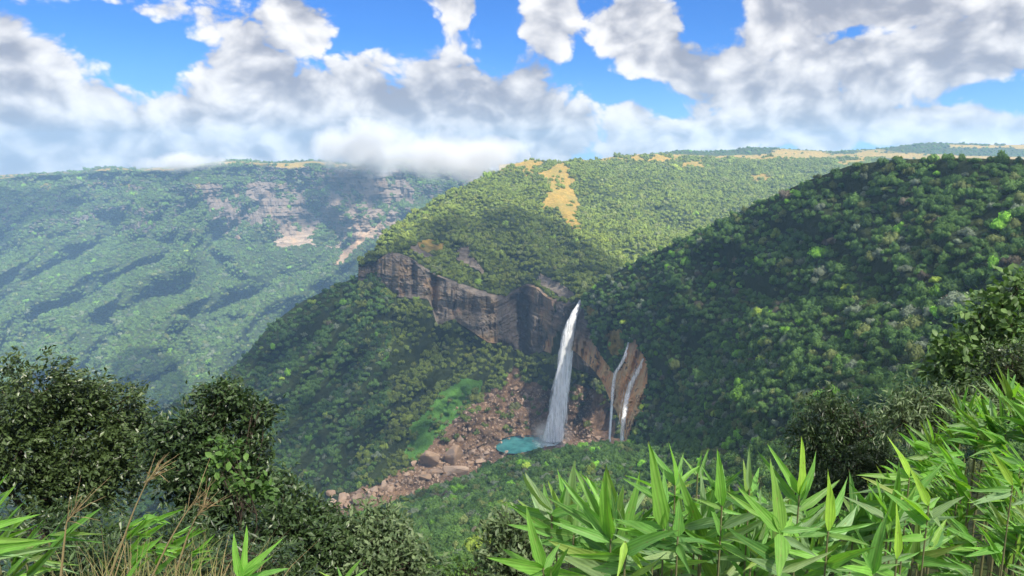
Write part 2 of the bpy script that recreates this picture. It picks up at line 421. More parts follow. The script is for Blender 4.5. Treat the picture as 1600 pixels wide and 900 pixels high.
def b_masks(G, T, N, ip, jp, m1, m2):
    w = fbm(G, 1/40., 3, .5, 51); wx = ip + w * 7; wy = jp + w * 4
    top = T < 2.0
    for p in GOLD: m1[..., 1] = np.maximum(m1[..., 1], (in_poly(wx, wy, p) & top) * 1.0)
    cliff = (T > 1.97) & (T < 3.03)
    rv = ss(w, .25, .55)
    m1[..., 0] = cliff * (1 - .75 * rv * ss(ip, 840, 870))
    # small ledges in the trees above the cliff
    for p in ([(645,372),(655,388),(682,402),(684,410),(660,402),(642,388)], [(712,392),(728,382),(736,400),(757,424),(760,440),(745,420),(724,412),(708,402)], [(848,430),(880,445),(905,466),(892,474),(862,456),(846,446)]):
        m1[..., 0] = np.maximum(m1[..., 0], (in_poly(wx, wy, p)) * .95)
    m2[..., 2] = cliff * np.maximum(ss(ip, 768, 782) * (1 - ss(ip, 824, 834)), .55 * ss(ip, 850, 870))
    m2[..., 1] = cliff * np.maximum(.35 * ss(fbm(G, 1/50., 3, .5, 55), .2, .5), in_poly(wx, wy, [(848,540),(862,526),(880,535),(890,555),(875,570),(852,556)]) * .9)
    tal = T > 3.0
    deb = in_poly(wx, wy, [(600,780),(640,728),(676,690),(714,654),(750,620),(782,606),(803,575),(812,572),(818,594),(845,602),(870,612),(900,600),(935,610),(960,640),(960,720),(740,745)])
    m2[..., 0] = (deb & (T > 3.02)) * 1.0
    deb2 = in_poly(wx, wy, [(560,800),(600,745),(650,726),(700,700),(760,690),(760,760),(560,840)])
    m2[..., 0] = np.maximum(m2[..., 0], deb2 & tal)
    gr = in_poly(wx, wy, [(622,712),(650,664),(680,624),(716,590),(752,594),(750,614),(716,650),(698,680),(682,706),(650,718)])
    m1[..., 2] = np.maximum(m1[..., 2], (gr & tal) * 1.0)
sheet('headland_terrain', np.arange(560, 1421, 2.5), [b_sky, b_mid, b_rim, b_base, talus_mid(.5), b_riv], [40, 46, 40, 40, 40], b_disp, b_masks)

# --- the wooded spur below the cliff, running down to the left
s_top = [(-200,800,1120),(-60,760,1160),(80,710,1220),(180,668,1260),(250,640,1290),(330,600,1340),(380,560,1385),(420,510,1420),(470,472,1440),(540,440,1440),(580,424,1438),(640,455,1425),(700,500,1380)]
s_bot = [(-200,960,900),(-60,950,920),(80,930,960),(180,900,1000),(250,870,1000),(400,832,1010),(500,800,1030),(560,766,1070),(600,754,1084),(650,740,1100),(700,720,1130)]
def s_mid(t):
    px = np.linspace(-200, 700, 91); a, ya = curve(s_top, px); b, yb = curve(s_bot, px)
    return [(x, p * (1 - t) + q * t, u * (1 - t) + v * t) for x, p, q, u, v in zip(px, a, b, ya, yb)]
def s_disp(G, T, px):
    ip, jp, _ = project(G); tal = ss(T, 0, .3) * (1 - ss(T, 1.8, 2.0))
    s = (ip * .9 + jp * .75 + fbm(G, 1/200., 2, .5, 44) * 40) / 62.
    d = fbm(G, 1/120., 4, .55, 43) * 20 * tal - (1 - np.abs(2 * (s - np.floor(s)) - 1) - .5) * 48 * tal + 60 * ss(px, 590, 640)
    return push(G, d)
def s_masks(G, T, N, ip, jp, m1, m2):
    m1[..., 2] = .8 * (in_poly(ip, jp, [(612,548),(622,540),(604,562),(584,572)]) | in_poly(ip, jp, [(560,574),(566,574),(530,610),(520,616)]))
sheet('talus_terrain', np.arange(-200, 700, 3.0), [s_top, s_mid(.5), s_bot], [50, 50], s_disp, s_masks)

# --- river bed
def r_masks(G, T, N, ip, jp, m1, m2): m2[..., 0] = 1.0
sheet('river_bed_terrain', np.arange(380, 1000, 3.0),
      [[(380,836,1020),(500,795,1040),(560,762,1075),(650,734,1105),(700,714,1135),(765,688,1190),(860,676,1228),(1000,680,1220)],
       [(380,870,960),(500,830,985),(600,785,1030),(690,752,1080),(760,724,1120),(800,712,1140),(870,706,1150),(1000,705,1150)],
       [(380,960,850),(1000,760,1040)]], [16, 10],
      lambda G, T, px: G + np.stack([0 * T, 0 * T, fbm(G, 1/14., 4, .55, 77) * 4 - 2], -1), r_masks)

# --- near wooded hill on the right, with the rock nose beside the falls
c_crest = [(893,515,1206),(897,490,1204),(908,466,1200),(940,436,1160),(1000,405,1110),(1100,358,990),(1180,319,880),(1260,283,800),(1330,258,740),(1400,249,700),(1500,247,640),(1600,249,600),(1800,252,540)]
c_500 = [(893,530,1196),(900,505,1190),(912,495,1175),(940,490,1110),(1000,480,1020),(1100,470,880),(1200,468,760),(1300,468,640),(1400,468,545),(1500,468,470),(1600,468,410),(1800,468,330)]
c_600 = [(893,540,1188),(900,545,1180),(912,554,1140),(930,566,1100),(950,580,1050),(972,592,1000),(1000,596,950),(1050,590,850),(1100,585,765),(1200,580,620),(1300,580,500),(1400,580,410),(1500,580,350),(1600,580,300),(1800,580,240)]
c_690 = [(893,546,1184),(900,550,1180),(911,561,1140),(927,578,1095),(943,598,1045),(953,627,1010),(962,640,980),(972,660,945),(974,692,910),(1000,700,850),(1050,700,750),(1100,700,655),(1200,700,490),(1300,700,370),(1400,700,290),(1500,700,240),(1600,700,205),(1800,700,160)]
def c_disp(G, T, px):
    ip, jp, _ = project(G); L = np.linalg.norm(G, axis=-1)
    a = ss(px, 985, 1060) * ss(T, 0, .3)
    d = (fbm(G, 1/110., 4, .5, 71) * .030 + fbm(G, 1/300., 2, .5, 72) * .04) * L * a
    s = (ip * .6 - jp * 1.0 + fbm(G, 1/160., 2, .5, 74) * 40) / 120.
    d += -(1 - np.abs(2 * (s - np.floor(s)) - 1) - .5) * .030 * L * a
    rk = (1 - ss(px, 985, 1030)) * ss(T, .2, .6)
    q = G * np.array([1, 1, .12])
    d += (fbm(q, 1/16., 4, .6, 75) * 11 + np.round(pnoise(q / 13., 4) * 2) * 4) * rk
    return push(G, d)
NOSE = [(908,468),(914,492),(922,515),(935,548),(946,566),(960,584),(975,570),(980,535),(990,528),(1003,552),(1014,570),(1012,600),(1004,632),(994,662),(980,700),(960,705),(940,640),(925,600),(885,560),(885,480)]
def c_masks(G, T, N, ip, jp, m1, m2):
    w = fbm(G, 1/22., 3, .55, 81); wx = ip + w * 4; wy = jp + w * 5
    m1[..., 0] = in_poly(wx, wy, NOSE) * 1.0
    for p in ([(915,478),(930,482),(932,500),(920,498)], [(945,520),(972,516),(976,545),(960,560),(948,545)]): m1[..., 1] = np.maximum(m1[..., 1], in_poly(wx, wy, p) * .6)
    m2[..., 1] = ss(jp, 500, 575) * 1.0; m2[..., 2] = .5 * (1 - ss(jp, 520, 560))
    m1[..., 1] = np.maximum(m1[..., 1], in_poly(wx, wy, [(1455,236),(1505,236),(1500,244),(1462,245)]) * 1.)
sheet('hillside_terrain', np.arange(893, 1800, 3.0), [c_crest, c_500, c_600, c_690], [60, 44, 44], c_disp, c_masks)
def back(rows, dz, dY):
    out = []
    for x, y, Y in rows: out.append((x, y + dz, Y + dY))
    return out
n_crest = [(-200,980,600),(60,930,620),(200,905,680),(400,856,780),(520,818,850),(600,792,885),(680,764,920),(740,742,945),(800,716,960),(860,706,965),(900,700,965),(940,694,920),(975,696,870),(1000,700,840),(1050,700,745),(1100,700,650),(1200,700,486),(1300,700,367),(1400,700,288),(1500,700,238),(1600,700,203),(1800,700,158)]
n_back = [(-200,1000,740),(60,960,760),(200,930,820),(400,880,900),(520,840,940),(680,790,1010),(800,740,1060),(900,720,1070),(975,712,930),(1000,705,870),(1050,705,770),(1100,705,670),(1200,705,500),(1300,705,380),(1400,705,296),(1500,705,244),(1600,705,208),(1800,705,163)]
n_low = [(-200,1040,300),(60,980,300),(200,960,360),(400,920,480),(600,860,560),(800,800,600),(1000,790,560),(1100,790,430),(1200,790,330),(1300,790,250),(1400,790,190),(1600,790,130),(1800,790,100)]
n_bot = [(-200,1100,170),(60,1060,170),(400,1010,200),(800,960,220),(1000,960,200),(1200,960,130),(1400,960,84),(1600,960,62),(1800,960,50)]
def n_disp(G, T, px):
    L = np.linalg.norm(G, axis=-1); a = ss(T, 0, 1.0) * (1 - ss(T, 2.7, 3))
    d = fbm(G, 1/100., 4, .5, 91) * .025 * L * a
    return push(G, d)
sheet('near_bank_terrain', np.arange(-200, 1800, 4.0), [n_back, n_crest, n_low, n_bot], [12, 40, 30], n_disp, None)

# --- the slope under the viewpoint
def near_z(x, y):
    yy = np.maximum(y - .6, 0)
    z = -1.75 - .42 * np.minimum(yy, 5) - .62 * np.clip(yy - 5, 0, 40) - .72 * np.maximum(yy - 45, 0)
    z = z + .30 * np.clip(x - 2, 0, 12) * ss(y, 0, 4) + .2 * np.clip(x - 14, 0, 60)
    return z
xs = np.concatenate([np.linspace(-160, -12, 30), np.linspace(-11, 14, 70), np.linspace(15, 160, 30)]); ys = np.concatenate([np.linspace(-25, -1, 8), np.linspace(-.5, 14, 60), np.linspace(15, 190, 60)])
X, Yg = np.meshgrid(xs, ys); G = np.stack([X, Yg, near_z(X, Yg)], -1)
G[..., 2] += fbm(G * np.array([1, 1, 0]), 1/3., 3, .5, 17) * np.clip(.10 + Yg * .02, .05, 1.2)
nv, nu = X.shape; idx = np.arange(nv * nu).reshape(nv, nu)
Q = np.stack([idx[:-1, :-1], idx[:-1, 1:], idx[1:, 1:], idx[1:, :-1]], -1).reshape(-1, 4)
tag(obj('viewpoint_ground', mesh_np('viewpoint_ground', G.reshape(-1, 3), Q, LAND, True, {'m1': ('FLOAT_COLOR', np.tile([0, 0, 0, 1.], (nv * nu, 1))), 'm2': ('FLOAT_COLOR', np.tile([0, 0, 0, 1.], (nv * nu, 1)))})), kind='structure')
# --- valley floor sheet that closes the ground out to the horizon
gs = np.array([-30000, -6000, 0, 6000, 30000.]); X, Yg = np.meshgrid(gs, np.array([-20000, -3000, 0, 2500, 9000, 30000.]))
G = np.stack([X, Yg, -760 + 0 * X], -1); nv, nu = X.shape; idx = np.arange(nv * nu).reshape(nv, nu)
Q = np.stack([idx[:-1, :-1], idx[:-1, 1:], idx[1:, 1:], idx[1:, :-1]], -1).reshape(-1, 4)
tag(obj('valley_ground', mesh_np('valley_ground', G.reshape(-1, 3), Q, LAND, True, {'m1': ('FLOAT_COLOR', np.tile([0, 0, 0, 1.], (nv * nu, 1))), 'm2': ('FLOAT_COLOR', np.tile([0, 0, 0, 1.], (nv * nu, 1)))})), kind='structure')

# ---------------------------------------------------------------- forest
def leaf_material(name, base=None, attr_kind='INSTANCER', trans=.22, spec=.25, rough=.6, cvar=.6):
    m, out = new_mat(name)
    c = attr('tint', attr_kind) if base is None else base
    lc = attr('lc', 'GEOMETRY', 'Fac')
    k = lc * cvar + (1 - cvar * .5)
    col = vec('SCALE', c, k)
    b = principled(col, rough, spec)
    t = node('ShaderNodeBsdfTranslucent'); link(mixc(1.0, col, (1.0, 1.25, .45), 'MULTIPLY'), t.inputs[0])
    link(mixs(trans, b, S(t.outputs[0])), out.inputs[0]); return m
CROWN_MAT = leaf_material('forest_crown', trans=.18, spec=.12, rough=.75)
FAR_MAT = leaf_material('distant_crown', trans=0.05, spec=.05, rough=.9)
BARK, _o = new_mat('bark'); _p = S(node('ShaderNodeNewGeometry').outputs['Position'])
_n = noise(mapping(_p, (8, 8, 1.5)), 3.0, 5, .6)
link(principled(mixc(_n, (.025, .02, .016), (.10, .08, .062)), .9, .1, bump(_n, .6, .02)), _o.inputs[0])

def crown_mesh(name, seed, nblob, quads, qs, sub, mat, flat=.75):
    r = np.random.default_rng(seed); cs, rs = [], []
    for i in range(nblob):
        d = r.normal(size=3); d /= np.linalg.norm(d); d[2] = abs(d[2]) * .9 - .18
        q = r.uniform(.35, .86); cs.append(d * q * np.array([1, 1, flat])); rs.append(r.uniform(.20, .44))
    cs.append(np.zeros(3)); rs.append(.55); cs, rs = np.array(cs), np.array(rs)
    parts, lcs = [], []
    iv, itr = ico(sub)
    for c, q in zip(cs, rs):
        dn = 1 + .16 * fbm(iv * 1 + c * 5, 2.3, 3, .6, seed)
        v = iv * q * (dn * (.90 if quads else 1.0))[:, None] + c
        parts.append((v, itr)); lcs.append(.25 * np.ones(len(v)) if quads else .35 + .65 * r.random() * np.ones(len(v)) * .6 + .3 * pnoise(v * 6, 2))  # cores coloured darker than the outer leaves: inner crown shade put into colour
    if quads:
        per = quads // len(cs)
        for c, q in zip(cs, rs):
            d = r.normal(size=(per, 3)); d /= np.linalg.norm(d, axis=1, keepdims=True); d = d[d[:, 2] > -.55]
            p = c + d * q * (1 + .20 * fbm(d + c * 5, 2.6, 2, .6, seed))[:, None] * r.uniform(.90, 1.07, (len(d), 1))
            inside = np.zeros(len(p), bool)
            for c2, q2 in zip(cs, rs):
                if c2 is c: continue
                inside |= np.linalg.norm(p - c2, axis=1) < q2 * .86
            p, d = p[~inside], d[~inside]; n = len(p)
            nn = d + r.normal(size=(n, 3)) * .38; nn /= np.linalg.norm(nn, axis=1, keepdims=True)
            a = np.cross(nn, r.normal(size=(n, 3))); a /= np.linalg.norm(a, axis=1, keepdims=True); b = np.cross(nn, a)
            s = r.uniform(.6, 1.3, (n, 1)) * qs
            V = np.stack([p - a * s, p - b * s * .7 + nn * s * .15, p + a * s, p + b * s * .7 + nn * s * .15], 1).reshape(-1, 3)
            i4 = np.arange(n)[:, None] * 4
            T_ = np.concatenate([i4 + [0, 1, 2], i4 + [0, 2, 3]])
            parts.append((V, T_)); lcs.append(np.repeat(np.clip(r.normal(.62, .2, n), .1, 1.2) * (.85 + .15 * 1), 4))
    V, Fq = cat(parts)
    return mesh_np(name, V, Fq, mat, False, {'lc': ('FLOAT', np.concatenate(lcs))})
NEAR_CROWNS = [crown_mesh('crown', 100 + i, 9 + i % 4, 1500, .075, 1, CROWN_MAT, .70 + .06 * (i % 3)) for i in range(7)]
FAR_CROWNS = [crown_mesh('far_crown', 200 + i, 9, 330, .15, 1, CROWN_MAT, .75) for i in range(5)]
def proto_collection(name, meshes):
    col = bpy.data.collections.new(name)
    for i, me in enumerate(meshes):
        o = bpy.data.objects.new('%s_%02d' % (name, i), me); col.objects.link(o)
    return col
PC_NEAR = proto_collection('near_crown_kit', NEAR_CROWNS); PC_FAR = proto_collection('far_crown_kit', FAR_CROWNS)
def instancer(name, Pts, scl, rotz, vid, tint, coll, extra=None):
    me = bpy.data.meshes.new(name); me.vertices.add(len(Pts)); me.vertices.foreach_set('co', np.asarray(Pts, np.float32).ravel())
    def at(n, ty, arr, key):
        a = me.attributes.new(n, ty, 'POINT'); a.data.foreach_set(key, np.asarray(arr).ravel())
    at('scl', 'FLOAT_VECTOR', np.asarray(scl, np.float32), 'vector')
    at('rot', 'FLOAT_VECTOR', np.asarray(rotz, np.float32), 'vector')
    at('vid', 'INT', np.asarray(vid, np.int32), 'value')
    t4 = np.ones((len(Pts), 4), np.float32); t4[:, :3] = tint; at('tint', 'FLOAT_COLOR', t4, 'color')
    o = obj(name, me)
    ng = bpy.data.node_groups.new(name, 'GeometryNodeTree')
    ng.interface.new_socket('Geometry', in_out='INPUT', socket_type='NodeSocketGeometry'); ng.interface.new_socket('Geometry', in_out='OUTPUT', socket_type='NodeSocketGeometry')
    N = ng.nodes; gi = N.new('NodeGroupInput'); go = N.new('NodeGroupOutput'); mp = N.new('GeometryNodeMeshToPoints'); iop = N.new('GeometryNodeInstanceOnPoints'); ci = N.new('GeometryNodeCollectionInfo')
    ci.inputs['Collection'].default_value = coll; ci.inputs['Separate Children'].default_value = True; ci.inputs['Reset Children'].default_value = True
    iop.inputs['Pick Instance'].default_value = True
    def na(nm, ty):
        n = N.new('GeometryNodeInputNamedAttribute'); n.data_type = ty; n.inputs[0].default_value = nm; return [q for q in n.outputs if q.enabled and q.name == 'Attribute'][0]
    L = ng.links.new
    L(gi.outputs[0], mp.inputs[0]); L(mp.outputs[0], iop.inputs['Points']); L(ci.outputs[0], iop.inputs['Instance'])
    L(na('vid', 'INT'), iop.inputs['Instance Index']); L(na('scl', 'FLOAT_VECTOR'), iop.inputs['Scale'])
    e2r = N.new('FunctionNodeEulerToRotation'); L(na('rot', 'FLOAT_VECTOR'), e2r.inputs[0]); L(e2r.outputs[0], iop.inputs['Rotation'])
    L(iop.outputs[0], go.inputs[0])
    md = o.modifiers.new('scatter', 'NODES'); md.node_group = ng
    o['kind'] = 'stuff'
    return o
def scatter(sh, spacing, seed, bare=None, maxsteep=.80):
    """points over a sheet, about `spacing` metres apart measured on the slope"""
    d = SHEETS[sh]; G, N = d['G'], d['N']; r = np.random.default_rng(seed)
    A = np.linalg.norm(np.cross(G[1:, :-1] - G[:-1, :-1], G[:-1, 1:] - G[:-1, :-1]), axis=-1)
    n = int(A.sum() / (spacing ** 2) * 2.6)
    f = r.choice(A.size, n, p=A.ravel() / A.sum()); fi, fj = np.unravel_index(f, A.shape); u, v = r.random((2, n, 1))
    def itp(a): 
        q = a.reshape(*a.shape[:2], -1)
        return (q[fi, fj] * (1 - u) + q[fi + 1, fj] * u) * (1 - v) + (q[fi, fj + 1] * (1 - u) + q[fi + 1, fj + 1] * u) * v
    p = itp(G); nn = itp(N); m1 = itp(d['m1']); m2 = itp(d['m2']); T = itp(d['T'][..., None])[:, 0]
    open_ = np.maximum.reduce([m1[:, 0], m1[:, 1], m1[:, 2] * .9, m2[:, 0]])
    ok = (open_ < r.uniform(.35, .6, n)) | ((m1[:, 1] > .5) & (r.random(n) < .02)) | ((m1[:, 2] > .5) & (m2[:, 0] < .3) & (r.random(n) < .05)) | ((m2[:, 0] > .5) & (r.random(n) < .035))
    if maxsteep < 1: ok &= (nn[:, 2] > 1 - maxsteep) | (r.random(n) < .0)
    if bare is not None: ok &= bare(p, T, r)
    p, T = p[ok], T[ok]; keep = []; grid = {}; s2 = spacing * spacing
    for i, (x, y, z) in enumerate(p.tolist()):
        k = (int(x // spacing), int(y // spacing), int(z // spacing)); bad = False
        for a in (-1, 0, 1):
            for b in (-1, 0, 1):
                for c in (-1, 0, 1):
                    for (X_, Y_, Z_) in grid.get((k[0] + a, k[1] + b, k[2] + c), ()):
                        if (X_ - x) ** 2 + (Y_ - y) ** 2 + (Z_ - z) ** 2 < s2: bad = True; break
                    if bad: break
                if bad: break
            if bad: break
        if not bad: grid.setdefault(k, []).append((x, y, z)); keep.append(i)
    return p[keep], T[keep]
# leaf colours seen in this wood (linear)
DARK_G, MID_G, BRIGHT, YEL, OLIVE, GREY, BROWN = map(np.array, ([.054, .108, .032], [.088, .160, .040], [.16, .33, .040], [.25, .34, .055], [.125, .155, .054], [.15, .185, .13], [.135, .118, .088]))
def tints(Pts, r, far=False, warm=0.0, gain=1.0):
    n = len(Pts); t = r.random((n, 1)); c = DARK_G * (1 - t) + MID_G * t
    k = r.random(n) * .74 + .20 + .15 * fbm(Pts, 1/22., 2, .5, 7)
    kind = np.zeros(n, int)
    if far: k = k - .06
    for lo, hi, col, kd in ((.935, .975, BRIGHT, 1), (.975, 1.0, YEL, 2), (1.0, 9, BROWN, 3), (.84, .935, OLIVE, 4), (.79, .84, GREY, 5)):
        s = (k > lo) & (k <= hi); kind[s] = kd; c[s] = col * r.uniform(.7, 1.15, (s.sum(), 1))
    c *= r.uniform(.7, 1.3, (n, 1)) * gain
    if warm: c = c * (1 - warm) + np.array([.185, .212, .040]) * r.uniform(.7, 1.3, (n, 1)) * warm
    return c, kind
INDIV = []
def forest(name, sh, spacing, seed, coll, nvar, size, warm=0., bare=None, maxsteep=.80, sink=.25, indiv=None, label=None):
    Pts, T = scatter(sh, spacing, seed, bare, maxsteep); r = np.random.default_rng(seed + 1); n = len(Pts)
    tn, kind = tints(Pts, r, far=coll is PC_FAR, warm=warm, gain=.92 if sh == 'far_plateau_terrain' else 1.0 if coll is PC_FAR else 1.3); rad = (size[0] * .85 + (size[1] - size[0] * .85) * r.random(n) ** 1.4) * (1 + .45 * (r.random(n) < .12)) * np.where((kind == 1) | (kind == 2), 1.2, 1)
    scl = np.stack([rad * r.uniform(.85, 1.15, n), rad * r.uniform(.85, 1.15, n), rad * r.uniform(.95, 1.5, n)], -1)
    rot = np.stack([r.normal(0, .12, n), r.normal(0, .12, n), r.uniform(0, 6.28, n)], -1); vid = r.integers(0, nvar, n)
    pos = Pts + np.stack([0 * rad, 0 * rad, rad * sink], -1)
    keep = np.ones(n, bool)
    if indiv is not None:
        ip, jp, w = project(pos); sel = indiv(ip, jp, w)
        for i in np.where(sel)[0]: INDIV.append((rad[i] / w[i], pos[i], scl[i], rot[i], int(vid[i]), tn[i], int(kind[i]), ip[i], jp[i], name, Pts[i]))
        POOL[name] = (pos, scl, rot, vid, tn, np.where(sel)[0], len(INDIV) - sel.sum())
        return n
    o = instancer(name, pos, scl, rot, vid, tn, coll); tag(o, label, 'forest')
    return n
POOL = {}
cnt = {}
def far_bare(p, T, r): return (T > 1.02) | (r.random(len(T)) < .03)
cnt['far'] = forest('plateau_forest', 'far_plateau_terrain', 14.5, 11, PC_FAR, 5, (7, 13), .13, far_bare, .90, .1, label='hazy green forest clothing the far plateau wall')
def b_bare(p, T, r):
    ip, jp, _ = project(p); return (ip < 1380) & ~((T > 1.97) & (T < 3.02))
cnt['head'] = forest('headland_forest', 'headland_terrain', 9.6, 12, PC_FAR, 5, (5.6, 8.8), .55, b_bare, .92, .15, label='dense forest over the sunlit headland and the slope under its cliff')
def hill_bare(p, T, r): return T > .9
cnt['hills'] = forest('horizon_forest', 'far_hills', 17, 16, PC_FAR, 5, (5, 9), .0, hill_bare, .99, .0, label='dark low forest over the hills on the horizon')
cnt['tal'] = forest('talus_forest', 'talus_terrain', 9.6, 13, PC_FAR, 5, (5.6, 8.8), .0, lambda p, T, r: project(p)[0] < 640, .93, .15, label='dark green forest on the slope left of the boulder river')
vis_poly = [(1030,425),(1180,335),(1330,262),(1600,250),(1600,430),(1450,560),(1400,600),(1240,610),(1200,690),(1100,700),(1030,700),(1010,600)]
vis_poly2 = [(560,810),(700,760),(820,722),(1000,705),(1000,700),(960,740),(840,800),(760,810),(700,870),(620,850)]
cnt['hill'] = forest('hillside_forest', 'hillside_terrain', 7.3, 14, PC_NEAR, 7, (4.1, 7.0), .0, lambda p, T, r: (project(p)[0] > 905) & (T > .012), .95, .25, indiv=lambda ip, jp, w: in_poly(ip, jp, vis_poly))
cnt['bank'] = forest('bank_forest', 'near_bank_terrain', 7.2, 15, PC_NEAR, 7, (4.0, 6.8), .0, lambda p, T, r: (project(p)[1] < 935), .95, .25, indiv=lambda ip, jp, w: in_poly(ip, jp, vis_poly2))
print('TREES', cnt)
INDIV_ORDER = sorted(range(len(INDIV)), key=lambda i: -INDIV[i][0])[:300]; CH = set(INDIV_ORDER)
for nm, lab in (('hillside_forest', 'mixed broadleaf forest covering the near hillside right of the falls'), ('bank_forest', 'dark broadleaf forest on the bank below the viewpoint')):
    pos, scl, rot, vid, tn, sel, st = POOL[nm]; keep = np.ones(len(pos), bool)
    for k, i in enumerate(sel):
        if (st + k) in CH: keep[i] = False
    tag(instancer(nm, pos[keep], scl[keep], rot[keep], vid[keep], tn[keep], PC_NEAR), lab, 'forest')
# the 300 that show largest are trees of their own
tv, tq = tube([(0, 0, -1.6), (.03, .02, -.7), (0, .05, 0)], [.10, .07, .04], 6)
lv1, lq1 = tube([(.03, .02, -.7), (.22, .05, -.3), (.34, .1, .05)], [.05, .035, .015], 5); lv2, lq2 = tube([(.03, .02, -.6), (-.2, -.1, -.2), (-.3, -.16, .1)], [.045, .03, .012], 5)
TRUNK = mesh_np('trunk', *cat([(tv, tq), (lv1, lq1), (lv2, lq2)]), BARK, True)
KIND_WORDS = {0: 'dark green', 1: 'bright lime green', 2: 'yellow-green', 3: 'brownish', 4: 'olive green', 5: 'pale grey-green'}
for i in INDIV_ORDER:
    q, pos, scl, rot, vid, tn, kind, ip, jp, nm, ground = INDIV[i]
    t = empty('forest_tree', tuple(ground))
    if nm == 'bank_forest': where, grp = 'on the bank just below the boulder river', 'river bank'
    elif jp < 400: where, grp = 'high on the near hillside under its crest', 'hill crest'
    elif ip > 1330: where, grp = 'on the near hillside toward the right edge', 'right hillside'
    elif jp > 560: where, grp = 'on the lower hillside above the bamboo', 'lower hillside'
    else: where, grp = 'on the mid hillside right of the falls', 'mid hillside'
    tag(t, '%s rounded broadleaf tree %s' % (KIND_WORDS[kind], where), 'tree', '%s trees of the %s' % (KIND_WORDS[kind], grp))
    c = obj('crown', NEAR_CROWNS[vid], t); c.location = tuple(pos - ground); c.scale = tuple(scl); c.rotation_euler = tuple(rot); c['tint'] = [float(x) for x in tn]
    k = obj('trunk', TRUNK, t); k.location = tuple(pos - ground); k.scale = (scl[0], scl[1], scl[2])

# ---------------------------------------------------------------- clouds overhead that shade the near land
def ground_at(sh, px, py):
    d = SHEETS[sh]; k = np.argmin((d['ip'] - px) ** 2 + (d['jp'] - py) ** 2); return d['G'].reshape(-1, 3)[k]
CLOUD_Z = 1150.0
def to_cloud(g): 
    t = (CLOUD_Z - g[2]) / SUN[2]; return (g + SUN * t)[:2]
CLOUD_MAT, _o = new_mat('cloud_vapour')
_d = node('ShaderNodeBsdfDiffuse'); _d.inputs[0].default_value = (.95, .95, .95, 1); _t = node('ShaderNodeBsdfTranslucent'); _t.inputs[0].default_value = (.97, .97, .98, 1)
_tr = node('ShaderNodeBsdfTransparent')
link(mixs(.62, mixs(.85, S(_d.outputs[0]), S(_t.outputs[0])), S(_tr.outputs[0])), _o.inputs[0])   # thin enough for some sun to pass
def blur(a, k):
    ker = np.ones(2 * k + 1) / (2 * k + 1)
    for ax in (0, 1):
        for _ in range(2): a = np.apply_along_axis(lambda v: np.convolve(np.pad(v, k, mode='constant'), ker, 'valid'), ax, a)
    return a
def overhead_cloud(poly, label, seed, cell=20., thick=320., rag=.30, extra=()):
    poly = np.array(poly); al = np.concatenate([poly] + [np.array(e) for e in extra]); lo = al.min(0) - 200; hi = al.max(0) + 200
    xs = np.arange(lo[0], hi[0], cell); ys = np.arange(lo[1], hi[1], cell); X, Yg = np.meshgrid(xs, ys)
    m = np.maximum.reduce([in_poly(X, Yg, q) for q in [poly] + [np.array(e) for e in extra]]).astype(float); b1 = blur(m, 2); b2 = blur(m, 9)
    G = np.stack([X, Yg, 0 * X], -1)
    s = b1 - .5 + rag * fbm(G, 1/130., 4, .6, seed)
    ok = s > 0; kq = ok[:-1, :-1] & ok[1:, :-1] & ok[:-1, 1:] & ok[1:, 1:]
    inner = np.zeros_like(ok); pad = np.pad(kq, 1)
    inner = pad[:-1, :-1] & pad[1:, :-1] & pad[:-1, 1:] & pad[1:, 1:]
    puff = np.abs(fbm(G, 1/170., 4, .55, seed + 3))
    th = np.where(inner, np.sqrt(np.clip(b2, 0, 1)) * (.35 + 1.1 * (1 - puff)), 0)
    top = CLOUD_Z + thick * .7 * th; bot = CLOUD_Z - thick * .22 * th * (1 + .6 * fbm(G, 1/90., 3, .5, seed + 5))
    idx = np.arange(X.size).reshape(X.shape)
    Q = np.stack([idx[:-1, :-1], idx[:-1, 1:], idx[1:, 1:], idx[1:, :-1]], -1)[kq]
    V = np.concatenate([np.stack([X, Yg, top], -1).reshape(-1, 3), np.stack([X, Yg, bot], -1).reshape(-1, 3)])
    Qa = np.concatenate([Q, Q[:, ::-1] + X.size]); used = np.unique(Qa); mp = -np.ones(len(V), int); mp[used] = np.arange(len(used))
    o = obj('cloud', mesh_np('cloud', V[used], mp[Qa], CLOUD_MAT, True)); return tag(o, label, 'cloud', 'clouds overhead')
E = []
for px, py in [(-180,800),(80,712),(250,645),(330,605),(380,565),(420,515),(470,477),(540,447),(580,430)]: E.append(to_cloud(ground_at('talus_terrain', px, py)))
for px, py in [(655,398),(664,360),(682,328),(706,326),(714,352),(718,374),(738,364),(765,345),(800,335),(850,326),(885,338),(903,360),(925,388),(960,402)]: E.append(to_cloud(ground_at('headland_terrain', px, py)))
for px, py in [(1000,402),(1100,355),(1180,315),(1260,278),(1330,253),(1500,245),(1790,250)]: E.append(to_cloud(ground_at('hillside_terrain', px, py)))
for g in [(900,420,60),(800,-400,0),(-500,-400,0),(-700,300,-300)]: E.append(to_cloud(np.array(g, float)))
overhead_cloud(E, 'broad white cloud overhead that shades the hillside and the falls', 31, rag=.16, extra=[[to_cloud(P(*q)) for q in ((600,440,1430),(720,402,1450),(830,400,1500),(930,430,1400),(1010,560,1300),(1080,620,1300),(1080,720,1250),(1020,690,1000),(800,760,900),(520,815,850),(400,835,900))]])
E = [to_cloud(ground_at('far_plateau_terrain', px, py)) for px, py in [(165,600),(175,570),(205,550),(240,548),(275,560),(300,585),(290,640),(240,680),(190,660)]]
overhead_cloud(E, 'small white cloud overhead that shades the low blue spur', 37, 16., 180., .2)
E = [to_cloud(ground_at('far_plateau_terrain', px, py)) for px, py in [(-60,300),(60,298),(118,302),(122,335),(60,350),(-60,360)]]
overhead_cloud(E, 'thin white cloud overhead that shades the far left of the plateau', 39, 16., 180., .25)

